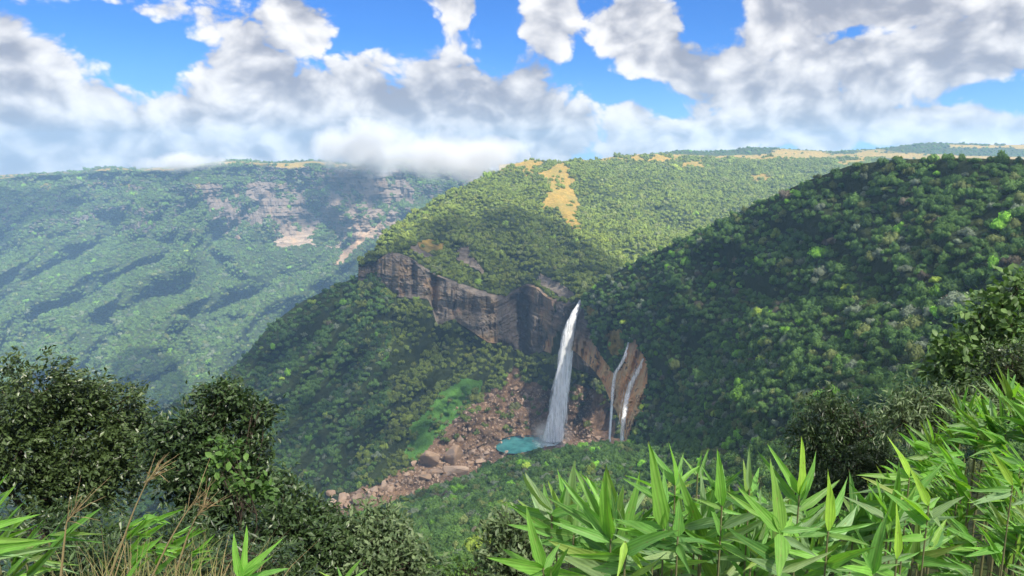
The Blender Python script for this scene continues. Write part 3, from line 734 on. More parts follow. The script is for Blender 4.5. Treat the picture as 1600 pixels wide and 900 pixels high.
# ---------------------------------------------------------------- haze
hv = np.array([(x, y, z) for z in (-765, 185) for y in (-1500, 5900) for x in (-5600, 5600)], float)
hq = [(0, 2, 3, 1), (4, 5, 7, 6), (0, 1, 5, 4), (2, 6, 7, 3), (0, 4, 6, 2), (1, 3, 7, 5)]
HAZE, _o = new_mat('haze'); _v = node('ShaderNodeVolumePrincipled'); _v.inputs['Color'].default_value = (.40, .66, 1.0, 1); _v.inputs['Density'].default_value = .000112; _v.inputs['Anisotropy'].default_value = .15
S.nt.links.new(_v.outputs[0], _o.inputs['Volume'])
hz_o = obj('haze', mesh_np('haze', hv, np.array(hq), HAZE)); tag(hz_o, 'pale blue haze filling the valley air', None, None, 'stuff')

# ---------------------------------------------------------------- water
def water_material(name, dens, scale=(.55, .55, .035)):
    m, out = new_mat(name); tcx = node('ShaderNodeNewGeometry'); pos = S(tcx.outputs['Position'])
    n = noise(mapping(pos, scale), 1.0, 5, .62); n2 = noise(mapping(pos, (scale[0] * 3.2, scale[1] * 3.2, scale[2] * 2.2)), 1.0, 4, .6)
    e = attr('lc', 'GEOMETRY', 'Fac')
    b = node('ShaderNodeBsdfDiffuse'); b.inputs[0].default_value = (.97, .975, .98, 1); t = node('ShaderNodeBsdfTranslucent'); t.inputs[0].default_value = (.86, .89, .93, 1)
    tr = node('ShaderNodeBsdfTransparent'); f = smooth(n * .6 + n2 * .4 + e * .62, dens, dens + .26)
    link(mixs(f, S(tr.outputs[0]), mixs(.12, S(b.outputs[0]), S(t.outputs[0]))), out.inputs[0]); return m
FALL = water_material('falling_water', -.05, (.32, .32, .012)); VEIL = water_material('water_veil', .80, (.7, .7, .06)); CORE = water_material('water_core', .36, (.42, .42, .016)); FRINGE = water_material('water_fringe', .56, (.30, .30, .018))
def fall_shell(path, seed, k, nseg=70, n=20, flat=.45, rough=.075):
    """one skin of the falling column: path of (px, py, Y, half-width px); k scales the width"""
    path = np.asarray(path, float); tt = np.linspace(0, 1, nseg); s = np.linspace(0, 1, len(path))
    px, py, Y, w = (np.interp(tt, s, path[:, i]) for i in range(4)); c = P(px, py, Y); rad = w / F_PX * np.linalg.norm(c, axis=1) * k
    an = np.linspace(0, 2 * np.pi, n, endpoint=False); V = np.zeros((nseg, n, 3)); e = np.zeros((nseg, n))
    for i in range(nseg):
        d = np.stack([np.cos(an), np.sin(an) * flat, 0 * an], -1)
        q = fbm(np.stack([np.cos(an) * 2, np.sin(an) * 2, 0 * an + tt[i] * 7], -1), 1.0, 3, .6, seed)
        V[i] = c[i] + d * rad[i] * (1 + rough * 2.2 * q)[:, None] + np.array([0, 0, 1]) * rad[i] * rough * q[:, None]
        e[i] = (.85 - .45 * np.abs(np.cos(an)) ** 3) * (1 - .55 * ss(np.array(k), .8, 1.5))
    idx = np.arange(nseg * n).reshape(nseg, n); Q = np.stack([idx[:-1], np.roll(idx, -1, 1)[:-1], np.roll(idx, -1, 1)[1:], idx[1:]], -1).reshape(-1, 4)
    return V.reshape(-1, 3), Q, e.ravel()
def strands(path, seed, count, spread, thin):
    r = np.random.default_rng(seed); parts = []; path = np.asarray(path, float); s = np.linspace(0, 1, len(path))
    for i in range(count):
        a, b = sorted(r.uniform(0.02, 1, 2)); 
        if b - a < .12: b = min(1, a + .2)
        tt = np.linspace(a, b, 9); px, py, Y, w = (np.interp(tt, s, path[:, j]) for j in range(4)); c = P(px, py, Y)
        rad = w / F_PX * np.linalg.norm(c, axis=1); o = r.normal(0, spread); o2 = r.normal(0, .3)
        c = c + np.stack([o * rad * (.8 + .4 * tt), o2 * rad, 0 * rad], -1) + r.normal(0, .03, c.shape) * rad[:, None]
        rr = thin * r.uniform(.5, 1.4) * np.sin(np.linspace(.15, 3.0, 9)) * rad
        parts.append(tube(c, rr, 4))
    return cat(parts)
def waterfall(name, path, label, shells, mats, nstr, spread, thin, base_px):
    root = empty(name, tuple(P(*base_px))); loc = np.array(root.location)
    tag(root, label, 'waterfall')
    for j, (k, m) in enumerate(zip(shells, mats)):
        V, Q, e = fall_shell(path, 40 + j * 7 + len(label), k)
        obj('falling_column' if j == 0 else 'spray_skin', mesh_np('water', V - loc, Q, m, True, {'lc': ('FLOAT', e)}), root)
    if nstr:
        V, Q = strands(path, 9 + len(label), nstr, spread, thin)
        o = obj('water_strands', mesh_np('strands', V - loc, Q, VEIL, True, {'lc': ('FLOAT', .55 * np.ones(len(V)))}), root); o['kind'] = 'stuff'
    return root
MAIN = [(907.5,468,1199,1.1),(904.5,475,1197,2.0),(899,487,1192,3.8),(893,505,1189,5.8),(888.5,525,1188,7.0),(884.5,550,1188,7.8),(880,580,1188,8.6),(876.5,610,1188,9.3),(872,640,1189,10),(867.5,665,1189,10.8),(864,688,1190,11.6)]
waterfall('waterfall', MAIN, 'tall white waterfall plunging from the cliff lip into the turquoise pool', [.64, .82, .96, 1.10, 1.26, 1.42], [FALL, CORE, FRINGE, FRINGE, FRINGE, FRINGE], 26, .4, .05, (864, 690, 1190))
def on_rock(path):
    out = []; prev = None
    for x, y, Y, w in path:
        d = SHEETS['hillside_terrain']; e = (d['ip'] - x) ** 2 + (d['jp'] - y) ** 2; k = np.argmin(e)
        Yn = d['G'].reshape(-1, 3)[k][1] - 5 if e.ravel()[k] < 30 else (prev if prev else Y)
        Yn = min(Yn, prev) if prev else Yn; prev = Yn; out.append((x, y, Yn, w))
    return out
V1 = [(984,527,1052,1.2),(981,540,1049,2.6),(977,556,1046,3.6),(970,570,1042,3.4),(962,582,1040,3.4),(958,600,1040,3.2),(956.5,625,1046,3),(955,650,1052,2.6),(953,675,1056,2.4),(952,698,1058,2.2)]
V1 = on_rock(V1)
waterfall('side_waterfall', V1, 'thin left strand of water slipping off the orange rock nose', [.9], [VEIL], 22, .5, .22, (952, 698, V1[-1][2]))
V2 = [(1005,560,1040,1.4),(1001,572,1034,4.2),(994,585,1028,5.2),(986,600,1022,5),(981,615,1018,4.6),(977,640,1016,4.6),(974,660,1016,4.2),(972,682,1018,3.8),(971,700,1020,3.6)]
V2 = on_rock(V2)
waterfall('side_waterfall', V2, 'wider right strand of water running down the orange rock nose', [.95], [VEIL], 34, .55, .2, (971, 700, V2[-1][2]))
# pool
POOL_MAT, _o = new_mat('pool_water'); _p = S(node('ShaderNodeNewGeometry').outputs['Position'])
_n = noise(_p, .35, 4, .6); _e = attr('lc', 'GEOMETRY', 'Fac')
link(principled(mixc(smooth(_e + (_n - .5) * .9, .15, .9), mixc(smooth(noise(_p, .06, 3, .6), .3, .7), (.025, .13, .14), (.06, .24, .24)), (.55, .66, .68)), .22, .4, bump(_n, .7, .6)), _o.inputs[0])
ring = [(773,698),(780,690),(795,684),(815,680),(838,678),(856,679),(872,684),(878,690),(868,696),(852,698),(838,702),(820,706),(806,709),(790,708),(778,704)]
zp = P(864, 690, 1190)[2] - .5
def on_plane(px, py, z):
    d = P(px, py, 100.0); return d * (z / d[2])
rg = np.array([on_plane(x, y, zp) for x, y in ring]); cen = rg.mean(0); V = [cen]; fc = P(866, 688, 1190)
for k in np.linspace(.12, 1, 9): V += [cen + (p - cen) * k * (1 + (.03 * fbm(p[None], .05, 2)[0] if k == 1 else 0)) for p in rg]
V = np.array(V); V[:, 2] = zp; n = len(rg); Fq = [(0, 1 + i, 1 + (i + 1) % n) for i in range(n)]
for k in range(8):
    for i in range(n):
        a, b, c, d = 1 + k * n + i, 1 + k * n + (i + 1) % n, 1 + (k + 1) * n + (i + 1) % n, 1 + (k + 1) * n + i
        Fq += [(a, d, c), (a, c, b)]
foam = np.clip(1.15 - np.linalg.norm((V - fc) * np.array([1, .6, 0]), axis=1) / 40, 0, 1)
tag(obj('pool_water', mesh_np('pool_water', V, np.array(Fq), POOL_MAT, True, {'lc': ('FLOAT', foam)})), kind='structure')
# mist where the fall lands
MIST, _o = new_mat('mist'); _tc = node('ShaderNodeTexCoord'); _q = S(_tc.outputs['Object'])
_r = vec('LENGTH', _q, out=1); _n = noise(S(node('ShaderNodeNewGeometry').outputs['Position']), .06, 3, .6)
_v = node('ShaderNodeVolumePrincipled'); _v.inputs['Color'].default_value = (.95, .96, 1, 1); link((1.0 - smooth(_r, .1, 1.0)) * smooth(_n, .3, .7) * .055, _v.inputs['Density'])
S.nt.links.new(_v.outputs[0], _o.inputs['Volume'])
iv, itr = ico(2)
mo = obj('mist', mesh_np('mist', iv, itr, MIST)); mo.location = tuple(P(862, 680, 1185)); mo.scale = (42, 30, 34); tag(mo, 'white mist at the foot of the tall waterfall', None, None, 'stuff')

# ---------------------------------------------------------------- boulders of the river bed
def stone_material():
    m, out = new_mat('boulder_stone'); pos = S(node('ShaderNodeNewGeometry').outputs['Position']); oi = node('ShaderNodeObjectInfo'); rnd = S(oi.outputs['Random'])
    n = noise(pos, .14, 5, .62); n2 = noise(pos, .9, 4, .6)
    c = mixc(n, (.185, .118, .078), (.42, .29, .195)); c = mixc(smooth(rnd, .25, .9) * .75, c, (.40, .30, .235)); c = mixc(smooth(noise(pos, .05, 3, .6), .52, .68) * .7, c, (.15, .125, .115))
    link(principled(c, .88, .2, bump(n * 1.2 + n2 * .5, .8, 1.2)), out.inputs[0]); return m
STONE = stone_material()
def boulder_mesh(seed, npt=15, bev=.07):
    r = np.random.default_rng(seed); p = r.normal(size=(npt, 3)); p /= np.linalg.norm(p, axis=1, keepdims=True); p *= r.uniform(.75, 1.0, (npt, 1)) * np.array([1, .85, .78])
    p = np.sign(p) * np.abs(p) ** .82
    bm = bmesh.new()
    for q in p: bm.verts.new(q)
    h = bmesh.ops.convex_hull(bm, input=bm.verts); bmesh.ops.delete(bm, geom=[g for g in h['geom_interior'] if isinstance(g, bmesh.types.BMVert)], context='VERTS')
    bmesh.ops.dissolve_limit(bm, angle_limit=.22, verts=bm.verts, edges=bm.edges)
    bmesh.ops.bevel(bm, geom=bm.edges[:] + bm.verts[:], offset=bev, segments=1, affect='EDGES', profile=.6, clamp_overlap=True)
    bmesh.ops.triangulate(bm, faces=bm.faces)
    me = bpy.data.meshes.new('boulder'); bm.to_mesh(me); bm.free(); me.materials.append(STONE); return me
BM = [boulder_mesh(500 + i, 11 + i % 5) for i in range(10)]
BIG = [(672,718,20,24,'largest rounded reddish boulder at the foot of the green grass strip'),(710,712,18,22,'tall split pink boulder right of the largest one'),(712,736,24,14,'dark-sided flat block in front of the split pink boulder'),(719,684,10,12,'pale upright boulder perched above the rubble'),(706,692,7,7,'small dark boulder leaning left of the perched pale one'),
       (683,738,14,7,'tilted slab below the largest boulder'),(664,745,16,7,'long flat slab at the stream edge'),(601,759,9,11,'upright pinkish boulder halfway down the stream'),(585,766,9,8,'squat boulder left of the upright pinkish one'),(559,779,12,12,'dark grey block near the lower end of the stream'),(534,780,10,13,'pale tall block near the lower end of the stream'),(517,771,10,8,'dark purple boulder at the lower end of the stream'),(519,785,9,7,'light boulder under the dark purple one'),(545,793,11,8,'broad pale slab at the very end of the stream'),
       (738,706,7,6,'reddish boulder between the rubble and the pool'),(752,700,6,5,'small reddish boulder by the pool corner'),(790,708,9,5,'orange boulder at the near edge of the pool'),(748,722,10,6,'flat reddish boulder before the pool'),(765,618,9,5,'isolated long boulder on the grass above the debris fan'),(807,607,6,5,'brown boulder on top of the debris fan'),(822,618,5,6,'brown boulder right of the one atop the debris fan'),(647,724,6,6,'small boulder left of the largest one'),(934,684,8,5,'curved pale boulder in the trees right of the pool'),(880,693,7,5,'wet reddish boulder under the falling water')]
def boulder(px, py, w, h, label, group, seed, sheets=('headland_terrain', 'river_bed_terrain', 'talus_terrain')):
    best = None
    for sname in sheets:
        d = SHEETS[sname]; e = (d['ip'] - px) ** 2 + (d['jp'] - (py + h * .5)) ** 2; k = np.argmin(e); q = d['G'].reshape(-1, 3)[k]
        if e.ravel()[k] < 40 and (best is None or q[1] < best[1]): best = q
    Yd = best[1] if best is not None else 1120.
    r = random.Random(seed); c = P(px, py, Yd); m = Yd / F_PX
    o = obj('boulder', BM[r.randrange(len(BM))]); o.location = tuple(c); o.scale = (w * m * 1.15, (w + h) * .5 * m, h * m * 1.25); o.rotation_euler = (r.uniform(-.25, .25), r.uniform(-.3, .3), r.uniform(0, 6.28) if abs(w - h) < 5 else r.uniform(-.25, .25))
    return tag(o, label, 'boulder', group)
for i, (px, py, w, h, lab) in enumerate(BIG): boulder(px, py, w, h, lab, 'large boulders along the river bed', 900 + i)
rr = random.Random(5); stream = [(512,790),(560,778),(600,764),(650,744),(690,728),(730,712),(765,704)]
for i in range(230):
    t = rr.random() ** .8 * (len(stream) - 1); k = min(int(t), len(stream) - 2); f = t - k
    px = stream[k][0] * (1 - f) + stream[k + 1][0] * f; py = stream[k][1] * (1 - f) + stream[k + 1][1] * f
    wd = np.interp(px, [510, 600, 660, 720, 770], [7, 7, 15, 19, 10]); py += rr.gauss(0, wd * .55); px += rr.gauss(0, 4)
    s = min(6.5, 1.5 + rr.expovariate(1 / 1.7)); part = 'upper rubble beside the pool' if px > 690 else 'middle of the boulder stream' if px > 600 else 'narrow lower end of the boulder stream'
    boulder(px, py, s, s * rr.uniform(.6, .95), ('small pinkish boulder in the ' if s > 3 else 'tiny pinkish stone in the ') + part, 'stones in the ' + part + (' large' if s > 3 else ' small'), 2000 + i)
for i in range(26):
    q = ring[i % len(ring)]; s = rr.uniform(1.4, 3.6); boulder(q[0] + rr.gauss(0, 2.5), q[1] + rr.gauss(1, 1.2), s, s * .7, 'small wet stone on the rim of the turquoise pool', 'stones on the pool rim', 4000 + i, ('river_bed_terrain', 'headland_terrain'))
for i in range(46):
    px = rr.uniform(700, 850); py = rr.uniform(615, 690)
    s = min(4, 1.2 + rr.expovariate(1 / .9)); boulder(px, py, s, s * .8, 'small brown stone stuck in the red debris fan', 'stones in the debris fan', 3000 + i, ('headland_terrain',))

d = SHEETS['headland_terrain']; rr2 = np.random.default_rng(77); pts = []
for nm in ('headland_terrain', 'river_bed_terrain'):
    d = SHEETS[nm]; ok = (d['m2'][..., 0] > .5) & (d['jp'] < 800) & (d['ip'] > 505) & (d['ip'] < 930); q = d['G'][ok]; ok &= ~in_poly(d['ip'], d['jp'], [(768,704),(770,690),(795,678),(858,672),(884,682),(884,694),(850,704),(806,714),(780,710)]); q = d['G'][ok]; pts.append(q[rr2.choice(len(q), min(len(q), 2600), replace=False)])
pts = np.concatenate(pts) + rr2.normal(0, 1.6, (sum(map(len, pts)), 3)); rs = np.clip(rr2.exponential(.9, len(pts)) + .5, .5, 4.5)
RUB = proto_collection('rubble_kit', BM)
o = instancer('rubble', pts, rs[:, None] * rr2.uniform(.7, 1.3, (len(pts), 3)), rr2.uniform(0, 6.28, (len(pts), 3)), rr2.integers(0, 10, len(pts)), np.ones((len(pts), 3)), RUB); tag(o, 'reddish rubble strewn over the debris fan and stream bed', 'rubble')

# ---------------------------------------------------------------- foreground trees and shrubs
def leaf_strip(n=4, w=.2, fold=.10, bend=.12):
    """one leaf of unit length along +X: two rows of quads folded on the midrib"""
    xs = np.linspace(0, 1, n + 1); hw = w * .5 * np.sin(np.pi * np.clip(xs, 0, 1) ** .75) ** .9; hw[0] = w * .06; hw[-1] = 0
    mid = np.stack([xs, 0 * xs, -bend * xs ** 2], -1); L_ = mid + np.stack([0 * xs, hw, hw * fold * 4], -1); R_ = mid + np.stack([0 * xs, -hw, hw * fold * 4], -1)
    V = np.concatenate([mid, L_, R_]); Q = []
    for i in range(n): Q += [(i, i + 1, n + 1 + i + 1, n + 1 + i), (i, 2 * n + 2 + i, 2 * n + 2 + i + 1, i + 1)]
    return V, np.array(Q)
def leaves_mesh(pos, dirs, lens, leaf, lc, r):
    LV, LQ = leaf; n = len(pos); d = dirs / (np.linalg.norm(dirs, axis=1, keepdims=True) + 1e-9)
    up = np.array([0, 0, 1.]) + r.normal(0, .55, (n, 3)); y = np.cross(up, d); y /= np.linalg.norm(y, axis=1, keepdims=True) + 1e-9; z = np.cross(d, y)
    V = pos[:, None] + lens[:, None, None] * (LV[None, :, 0:1] * d[:, None] + LV[None, :, 1:2] * y[:, None] + LV[None, :, 2:3] * z[:, None])
    k = len(LV); Q = (LQ[None] + (np.arange(n) * k)[:, None, None]).reshape(-1, 4)
    return V.reshape(-1, 3), Q, np.repeat(lc, k)
def shrub_material(name, dark, light, spec=.4, rough=.42, trans=.25):
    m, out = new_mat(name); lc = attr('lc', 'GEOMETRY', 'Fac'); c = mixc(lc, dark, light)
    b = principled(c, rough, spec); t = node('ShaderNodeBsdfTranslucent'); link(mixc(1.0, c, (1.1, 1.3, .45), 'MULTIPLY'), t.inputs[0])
    link(mixs(trans, b, S(t.outputs[0])), out.inputs[0]); return m
def leafy_plant(name, label, cat_, root_px, blobs, mat, leaf, leaf_len, twigs, per, seed, droop=.2, spread=.35, trunk_r=.10, lean=(0, 0, 0), wind=0., group=None, highlight=None, crown='crown', stem='trunk', hollow=.35):
    """blobs: (px, py, Y, rx_px, rz_px) masses of foliage; root on the slope below"""
    r = np.random.default_rng(seed); px, Yr = root_px
    x = (px - CX) / F_PX * Yr / math.cos(TH) * 1.02; base = np.array([x, Yr, float(near_z(np.array(x), np.array(Yr))) - .15])
    t = empty(name, tuple(base)); tag(t, label, cat_, group)
    parts = []; cs = [P(b[0], b[1], b[2]) for b in blobs]
    mean = np.mean(cs, 0); fork = base * .45 + mean * .55 + np.array([r.normal(0, .1), 0, -.1 * abs(mean[2] - base[2])])
    tr = np.array([base * (1 - s) + fork * s + np.array([.10 * math.sin(s * 4), .05 * math.sin(s * 5 + 1), 0]) * s * (1 - s) * 4 * abs(mean[2] - base[2]) * .25 for s in np.linspace(0, 1, 7)])
    parts.append(tube(tr, np.linspace(trunk_r, trunk_r * .6, 7), 7))
    lp, ld, ll, lcv = [], [], [], []
    for b, c in zip(blobs, cs):
        m = b[2] / F_PX; R3 = np.array([b[3] * m, (b[3] + b[4]) * .5 * m * .85, b[4] * m])
        k = np.linspace(0, 1, 7)[:, None]; br = fork * (1 - k) + c * k + np.sin(k * math.pi) * r.normal(0, .12, 3) * np.linalg.norm(c - fork)
        parts.append(tube(br, np.linspace(trunk_r * .55, trunk_r * .2, 7), 5))
        nb = max(8, int(1.9 * twigs * b[3] * b[4] / 4000.0)); 
        u = r.normal(size=(nb, 3)); u /= np.linalg.norm(u, axis=1, keepdims=True); q = c + u * R3 * (r.uniform(hollow, 1.0, (nb, 1)) ** .6) * (1 + .28 * fbm(u + c, 1.9, 2, .6, seed))[:, None]
        q = q[pnoise(q * (3.2 / max(R3.max(), .3)) + 5, seed + 3) > -.30]; nb = len(q)
        for j in range(nb):
            if j % max(1, nb // 26) == 0:
                s0 = br[r.integers(3, 7)]; kk = np.linspace(0, 1, 5)[:, None]; tw = s0 * (1 - kk) + q[j] * kk + np.sin(kk * math.pi) * r.normal(0, .08, 3) * np.linalg.norm(q[j] - s0)
                parts.append(tube(tw, np.linspace(trunk_r * .18, trunk_r * .04, 5), 4))
        out = (q - c) / R3; dirs = out * .8 + np.array([wind, 0, .25]) + r.normal(0, .5, (nb, 3)); dirs /= np.linalg.norm(dirs, axis=1, keepdims=True)
        s = r.uniform(-.5, .5, (nb, per, 1)) * leaf_len * 3.2
        pp = q[:, None] + dirs[:, None] * s + r.normal(0, leaf_len * .35, (nb, per, 3))
        dd = dirs[:, None] * .6 + r.normal(0, 1, (nb, per, 3)) * spread * 1.6 + np.array([wind, 0, -droop])
        shade = np.clip(.35 + .35 * out[:, 2] + .25 * pnoise(q * (2.2 / max(R3.max(), .3)) * 2, seed), .02, 1)[:, None] * np.ones((nb, per)) + r.normal(0, .16, (nb, per))  # upper leaves lighter, lower ones darker: light from above put into leaf colour
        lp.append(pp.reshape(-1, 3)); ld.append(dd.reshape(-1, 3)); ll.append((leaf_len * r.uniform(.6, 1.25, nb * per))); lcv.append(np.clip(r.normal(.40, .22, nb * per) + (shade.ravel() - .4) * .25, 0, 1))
    lp, ld, ll, lcv = map(np.concatenate, (lp, ld, ll, lcv))
    V, Q, lc = leaves_mesh(lp - base, ld, ll, leaf, lcv, r)
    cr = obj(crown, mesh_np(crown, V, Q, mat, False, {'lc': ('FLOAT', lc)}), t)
    V, Q = cat(parts); obj(stem, mesh_np(stem, V - base, Q, BARK, True), t)
    return t, len(Q) + len(lp) * len(leaf[1]) * 2
M_OLIVE = shrub_material('olive_leaf', (.024, .046, .014), (.11, .165, .055), .55, .38, .18)
M_DEEP = shrub_material('deep_green_leaf', (.016, .036, .014), (.085, .145, .045), .5, .40, .2)
M_FRESH = shrub_material('fresh_green_leaf', (.05, .11, .03), (.15, .28, .06), .35, .45, .3)
M_PALE = shrub_material('pale_green_leaf', (.042, .078, .032), (.19, .26, .12), .4, .5, .2)
M_BROAD = shrub_material('broad_green_leaf', (.06, .115, .04), (.20, .33, .10), .35, .48, .25)
NARROW = leaf_strip(2, .24, .08, .15); OVAL = leaf_strip(2, .46, .06, .12); ROUND = leaf_strip(3, .66, .05, .15)
NT = 0
FG = [
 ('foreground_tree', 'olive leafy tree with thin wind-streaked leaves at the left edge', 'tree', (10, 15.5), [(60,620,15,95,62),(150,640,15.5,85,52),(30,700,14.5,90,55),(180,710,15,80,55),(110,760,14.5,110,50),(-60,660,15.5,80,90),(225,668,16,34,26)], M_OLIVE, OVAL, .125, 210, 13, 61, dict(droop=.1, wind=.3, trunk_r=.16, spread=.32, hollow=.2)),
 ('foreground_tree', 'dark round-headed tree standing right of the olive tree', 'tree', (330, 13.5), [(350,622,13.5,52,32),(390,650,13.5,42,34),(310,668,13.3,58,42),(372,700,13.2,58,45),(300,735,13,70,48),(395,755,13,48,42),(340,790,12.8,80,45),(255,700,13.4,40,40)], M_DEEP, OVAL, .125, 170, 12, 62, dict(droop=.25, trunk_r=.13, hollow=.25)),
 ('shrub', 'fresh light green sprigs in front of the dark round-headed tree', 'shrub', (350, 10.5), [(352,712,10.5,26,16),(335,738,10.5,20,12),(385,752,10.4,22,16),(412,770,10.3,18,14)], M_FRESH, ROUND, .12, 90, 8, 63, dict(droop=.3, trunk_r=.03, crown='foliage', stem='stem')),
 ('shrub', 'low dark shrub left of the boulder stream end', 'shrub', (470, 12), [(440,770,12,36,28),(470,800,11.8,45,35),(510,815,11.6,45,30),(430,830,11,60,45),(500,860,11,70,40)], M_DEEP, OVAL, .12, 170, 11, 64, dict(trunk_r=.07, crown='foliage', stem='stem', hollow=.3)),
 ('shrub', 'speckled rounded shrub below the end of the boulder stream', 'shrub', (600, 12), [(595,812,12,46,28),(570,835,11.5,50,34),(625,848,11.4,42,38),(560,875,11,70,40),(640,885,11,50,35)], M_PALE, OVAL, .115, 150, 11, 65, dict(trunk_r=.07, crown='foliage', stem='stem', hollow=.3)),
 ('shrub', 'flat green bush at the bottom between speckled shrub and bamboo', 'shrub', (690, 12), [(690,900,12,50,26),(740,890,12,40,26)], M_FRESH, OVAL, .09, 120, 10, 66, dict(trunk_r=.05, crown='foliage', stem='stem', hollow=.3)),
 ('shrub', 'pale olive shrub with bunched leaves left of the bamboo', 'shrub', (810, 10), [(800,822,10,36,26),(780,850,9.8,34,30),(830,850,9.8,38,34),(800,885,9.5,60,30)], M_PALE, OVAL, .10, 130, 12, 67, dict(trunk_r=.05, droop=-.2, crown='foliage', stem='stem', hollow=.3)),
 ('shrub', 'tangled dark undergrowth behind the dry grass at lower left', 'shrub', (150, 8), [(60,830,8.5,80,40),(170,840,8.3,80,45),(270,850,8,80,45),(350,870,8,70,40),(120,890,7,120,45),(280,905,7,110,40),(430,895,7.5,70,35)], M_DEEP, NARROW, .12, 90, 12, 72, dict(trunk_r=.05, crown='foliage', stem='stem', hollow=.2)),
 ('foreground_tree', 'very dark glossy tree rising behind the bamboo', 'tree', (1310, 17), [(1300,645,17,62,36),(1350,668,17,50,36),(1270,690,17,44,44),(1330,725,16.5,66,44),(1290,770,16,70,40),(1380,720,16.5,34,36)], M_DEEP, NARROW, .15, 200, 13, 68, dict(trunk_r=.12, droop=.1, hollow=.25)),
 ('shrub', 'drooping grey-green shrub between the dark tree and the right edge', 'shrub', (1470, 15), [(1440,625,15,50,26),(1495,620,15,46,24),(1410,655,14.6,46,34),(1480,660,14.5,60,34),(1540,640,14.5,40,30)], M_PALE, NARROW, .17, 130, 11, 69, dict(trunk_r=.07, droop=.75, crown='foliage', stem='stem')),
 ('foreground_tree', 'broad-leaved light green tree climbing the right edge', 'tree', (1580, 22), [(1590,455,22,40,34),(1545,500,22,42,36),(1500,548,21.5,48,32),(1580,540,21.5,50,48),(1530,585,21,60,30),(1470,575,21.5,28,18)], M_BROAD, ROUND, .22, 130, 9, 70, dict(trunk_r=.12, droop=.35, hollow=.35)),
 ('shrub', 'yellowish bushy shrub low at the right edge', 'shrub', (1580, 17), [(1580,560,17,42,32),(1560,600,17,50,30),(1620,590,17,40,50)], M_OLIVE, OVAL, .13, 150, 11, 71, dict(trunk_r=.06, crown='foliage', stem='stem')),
]
for nm, lab, ct, rt, bl, mt, lf, ln, tw, per, sd_, kw in FG:
    _, n_ = leafy_plant(nm, lab, ct, rt, bl, mt, lf, ln, tw, per, sd_, **kw); NT += n_
print('FG tris', NT)

# ---------------------------------------------------------------- bamboo
def bamboo_leaf(seed):
    r = np.random.default_rng(seed); n = 9; xs = np.linspace(0, 1, n + 1); w = r.uniform(.15, .20)
    hw = .5 * w * (np.clip(xs / .22, 0, 1) ** .55) * (np.clip((1 - xs) / .78, 0, 1) ** .82); hw[0] = .012
    b = r.uniform(.02, .16); tw = r.uniform(-.25, .25); wave = r.uniform(0, 6)
    mid = np.stack([xs, .03 * np.sin(xs * 3 + wave) * xs, -b * xs ** 2], -1); rows = []
    for q in (-1, -.5, 0, .5, 1):
        a = tw * xs; y = q * hw; z = np.abs(q) * hw * .46 - (.006 if q == 0 else 0) + .012 * np.sin(xs * 9 + wave + q * 2) * (abs(q) == 1) * (hw > 0)
        rows.append(mid + np.stack([0 * xs, y * np.cos(a) - z * np.sin(a), y * np.sin(a) + z * np.cos(a)], -1))
    V = np.concatenate(rows); Q = []
    for j in range(4):
        for i in range(n): Q.append((j * (n + 1) + i, (j + 1) * (n + 1) + i, (j + 1) * (n + 1) + i + 1, j * (n + 1) + i + 1))
    return V, np.array(Q), np.concatenate([np.full(n + 1, abs(q)) for q in (-1, -.5, 0, .5, 1)])
def bamboo_material():
    m, out = new_mat('bamboo_leaf'); tn = attr('tint', 'OBJECT'); e = attr('lc', 'GEOMETRY', 'Fac'); tcx = node('ShaderNodeTexCoord'); oc = S(tcx.outputs['Object'])
    vein = node('ShaderNodeTexWave', bands_direction='Y'); link(mapping(oc, (.0, 11, 0)), vein.inputs['Vector']); vein.inputs['Scale'].default_value = 1.0; vein.inputs['Distortion'].default_value = 1.5
    n = noise(mapping(oc, (4, 14, 4)), 1.0, 4, .6); xs_ = node('ShaderNodeSeparateXYZ'); link(oc, xs_.inputs[0])
    c = vec('SCALE', tn, .62 + n * .62 + S(vein.outputs['Fac']) * .20)
    c = mixc(smooth(noise(mapping(oc, (7, 16, 7), (2.3, 0, 0)), 1.0, 2, .5), .66, .74) * .55, c, (.26, .22, .09))
    c = mixc((1.0 - smooth(e, .02, .16)) * .35, c, (.30, .42, .13))
    c = mixc(smooth(S(xs_.outputs[0]), .93, 1.0) * .7, c, (.30, .25, .12))
    b = principled(c, .46, .32, bump(S(vein.outputs['Fac']) * .5 + n * .5, .18, .02)); t = node('ShaderNodeBsdfTranslucent'); link(mixc(1.0, c, (1.25, 1.35, .35), 'MULTIPLY'), t.inputs[0])
    link(mixs(.42, b, S(t.outputs[0])), out.inputs[0]); return m
BAM = bamboo_material(); BL = []
for i in range(8):
    V, Q, e = bamboo_leaf(700 + i); BL.append(mesh_np('bamboo_leaf', V, Q, BAM, True, {'lc': ('FLOAT', e)}))
CULM, _o = new_mat('culm'); _p = S(node('ShaderNodeNewGeometry').outputs['Position']); link(principled(mixc(noise(_p, 30, 3), (.10, .12, .05), (.22, .20, .10)), .5, .3), _o.inputs[0])
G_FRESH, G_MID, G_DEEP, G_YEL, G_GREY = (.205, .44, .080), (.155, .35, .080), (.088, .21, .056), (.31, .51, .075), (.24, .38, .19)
rb = random.Random(21)
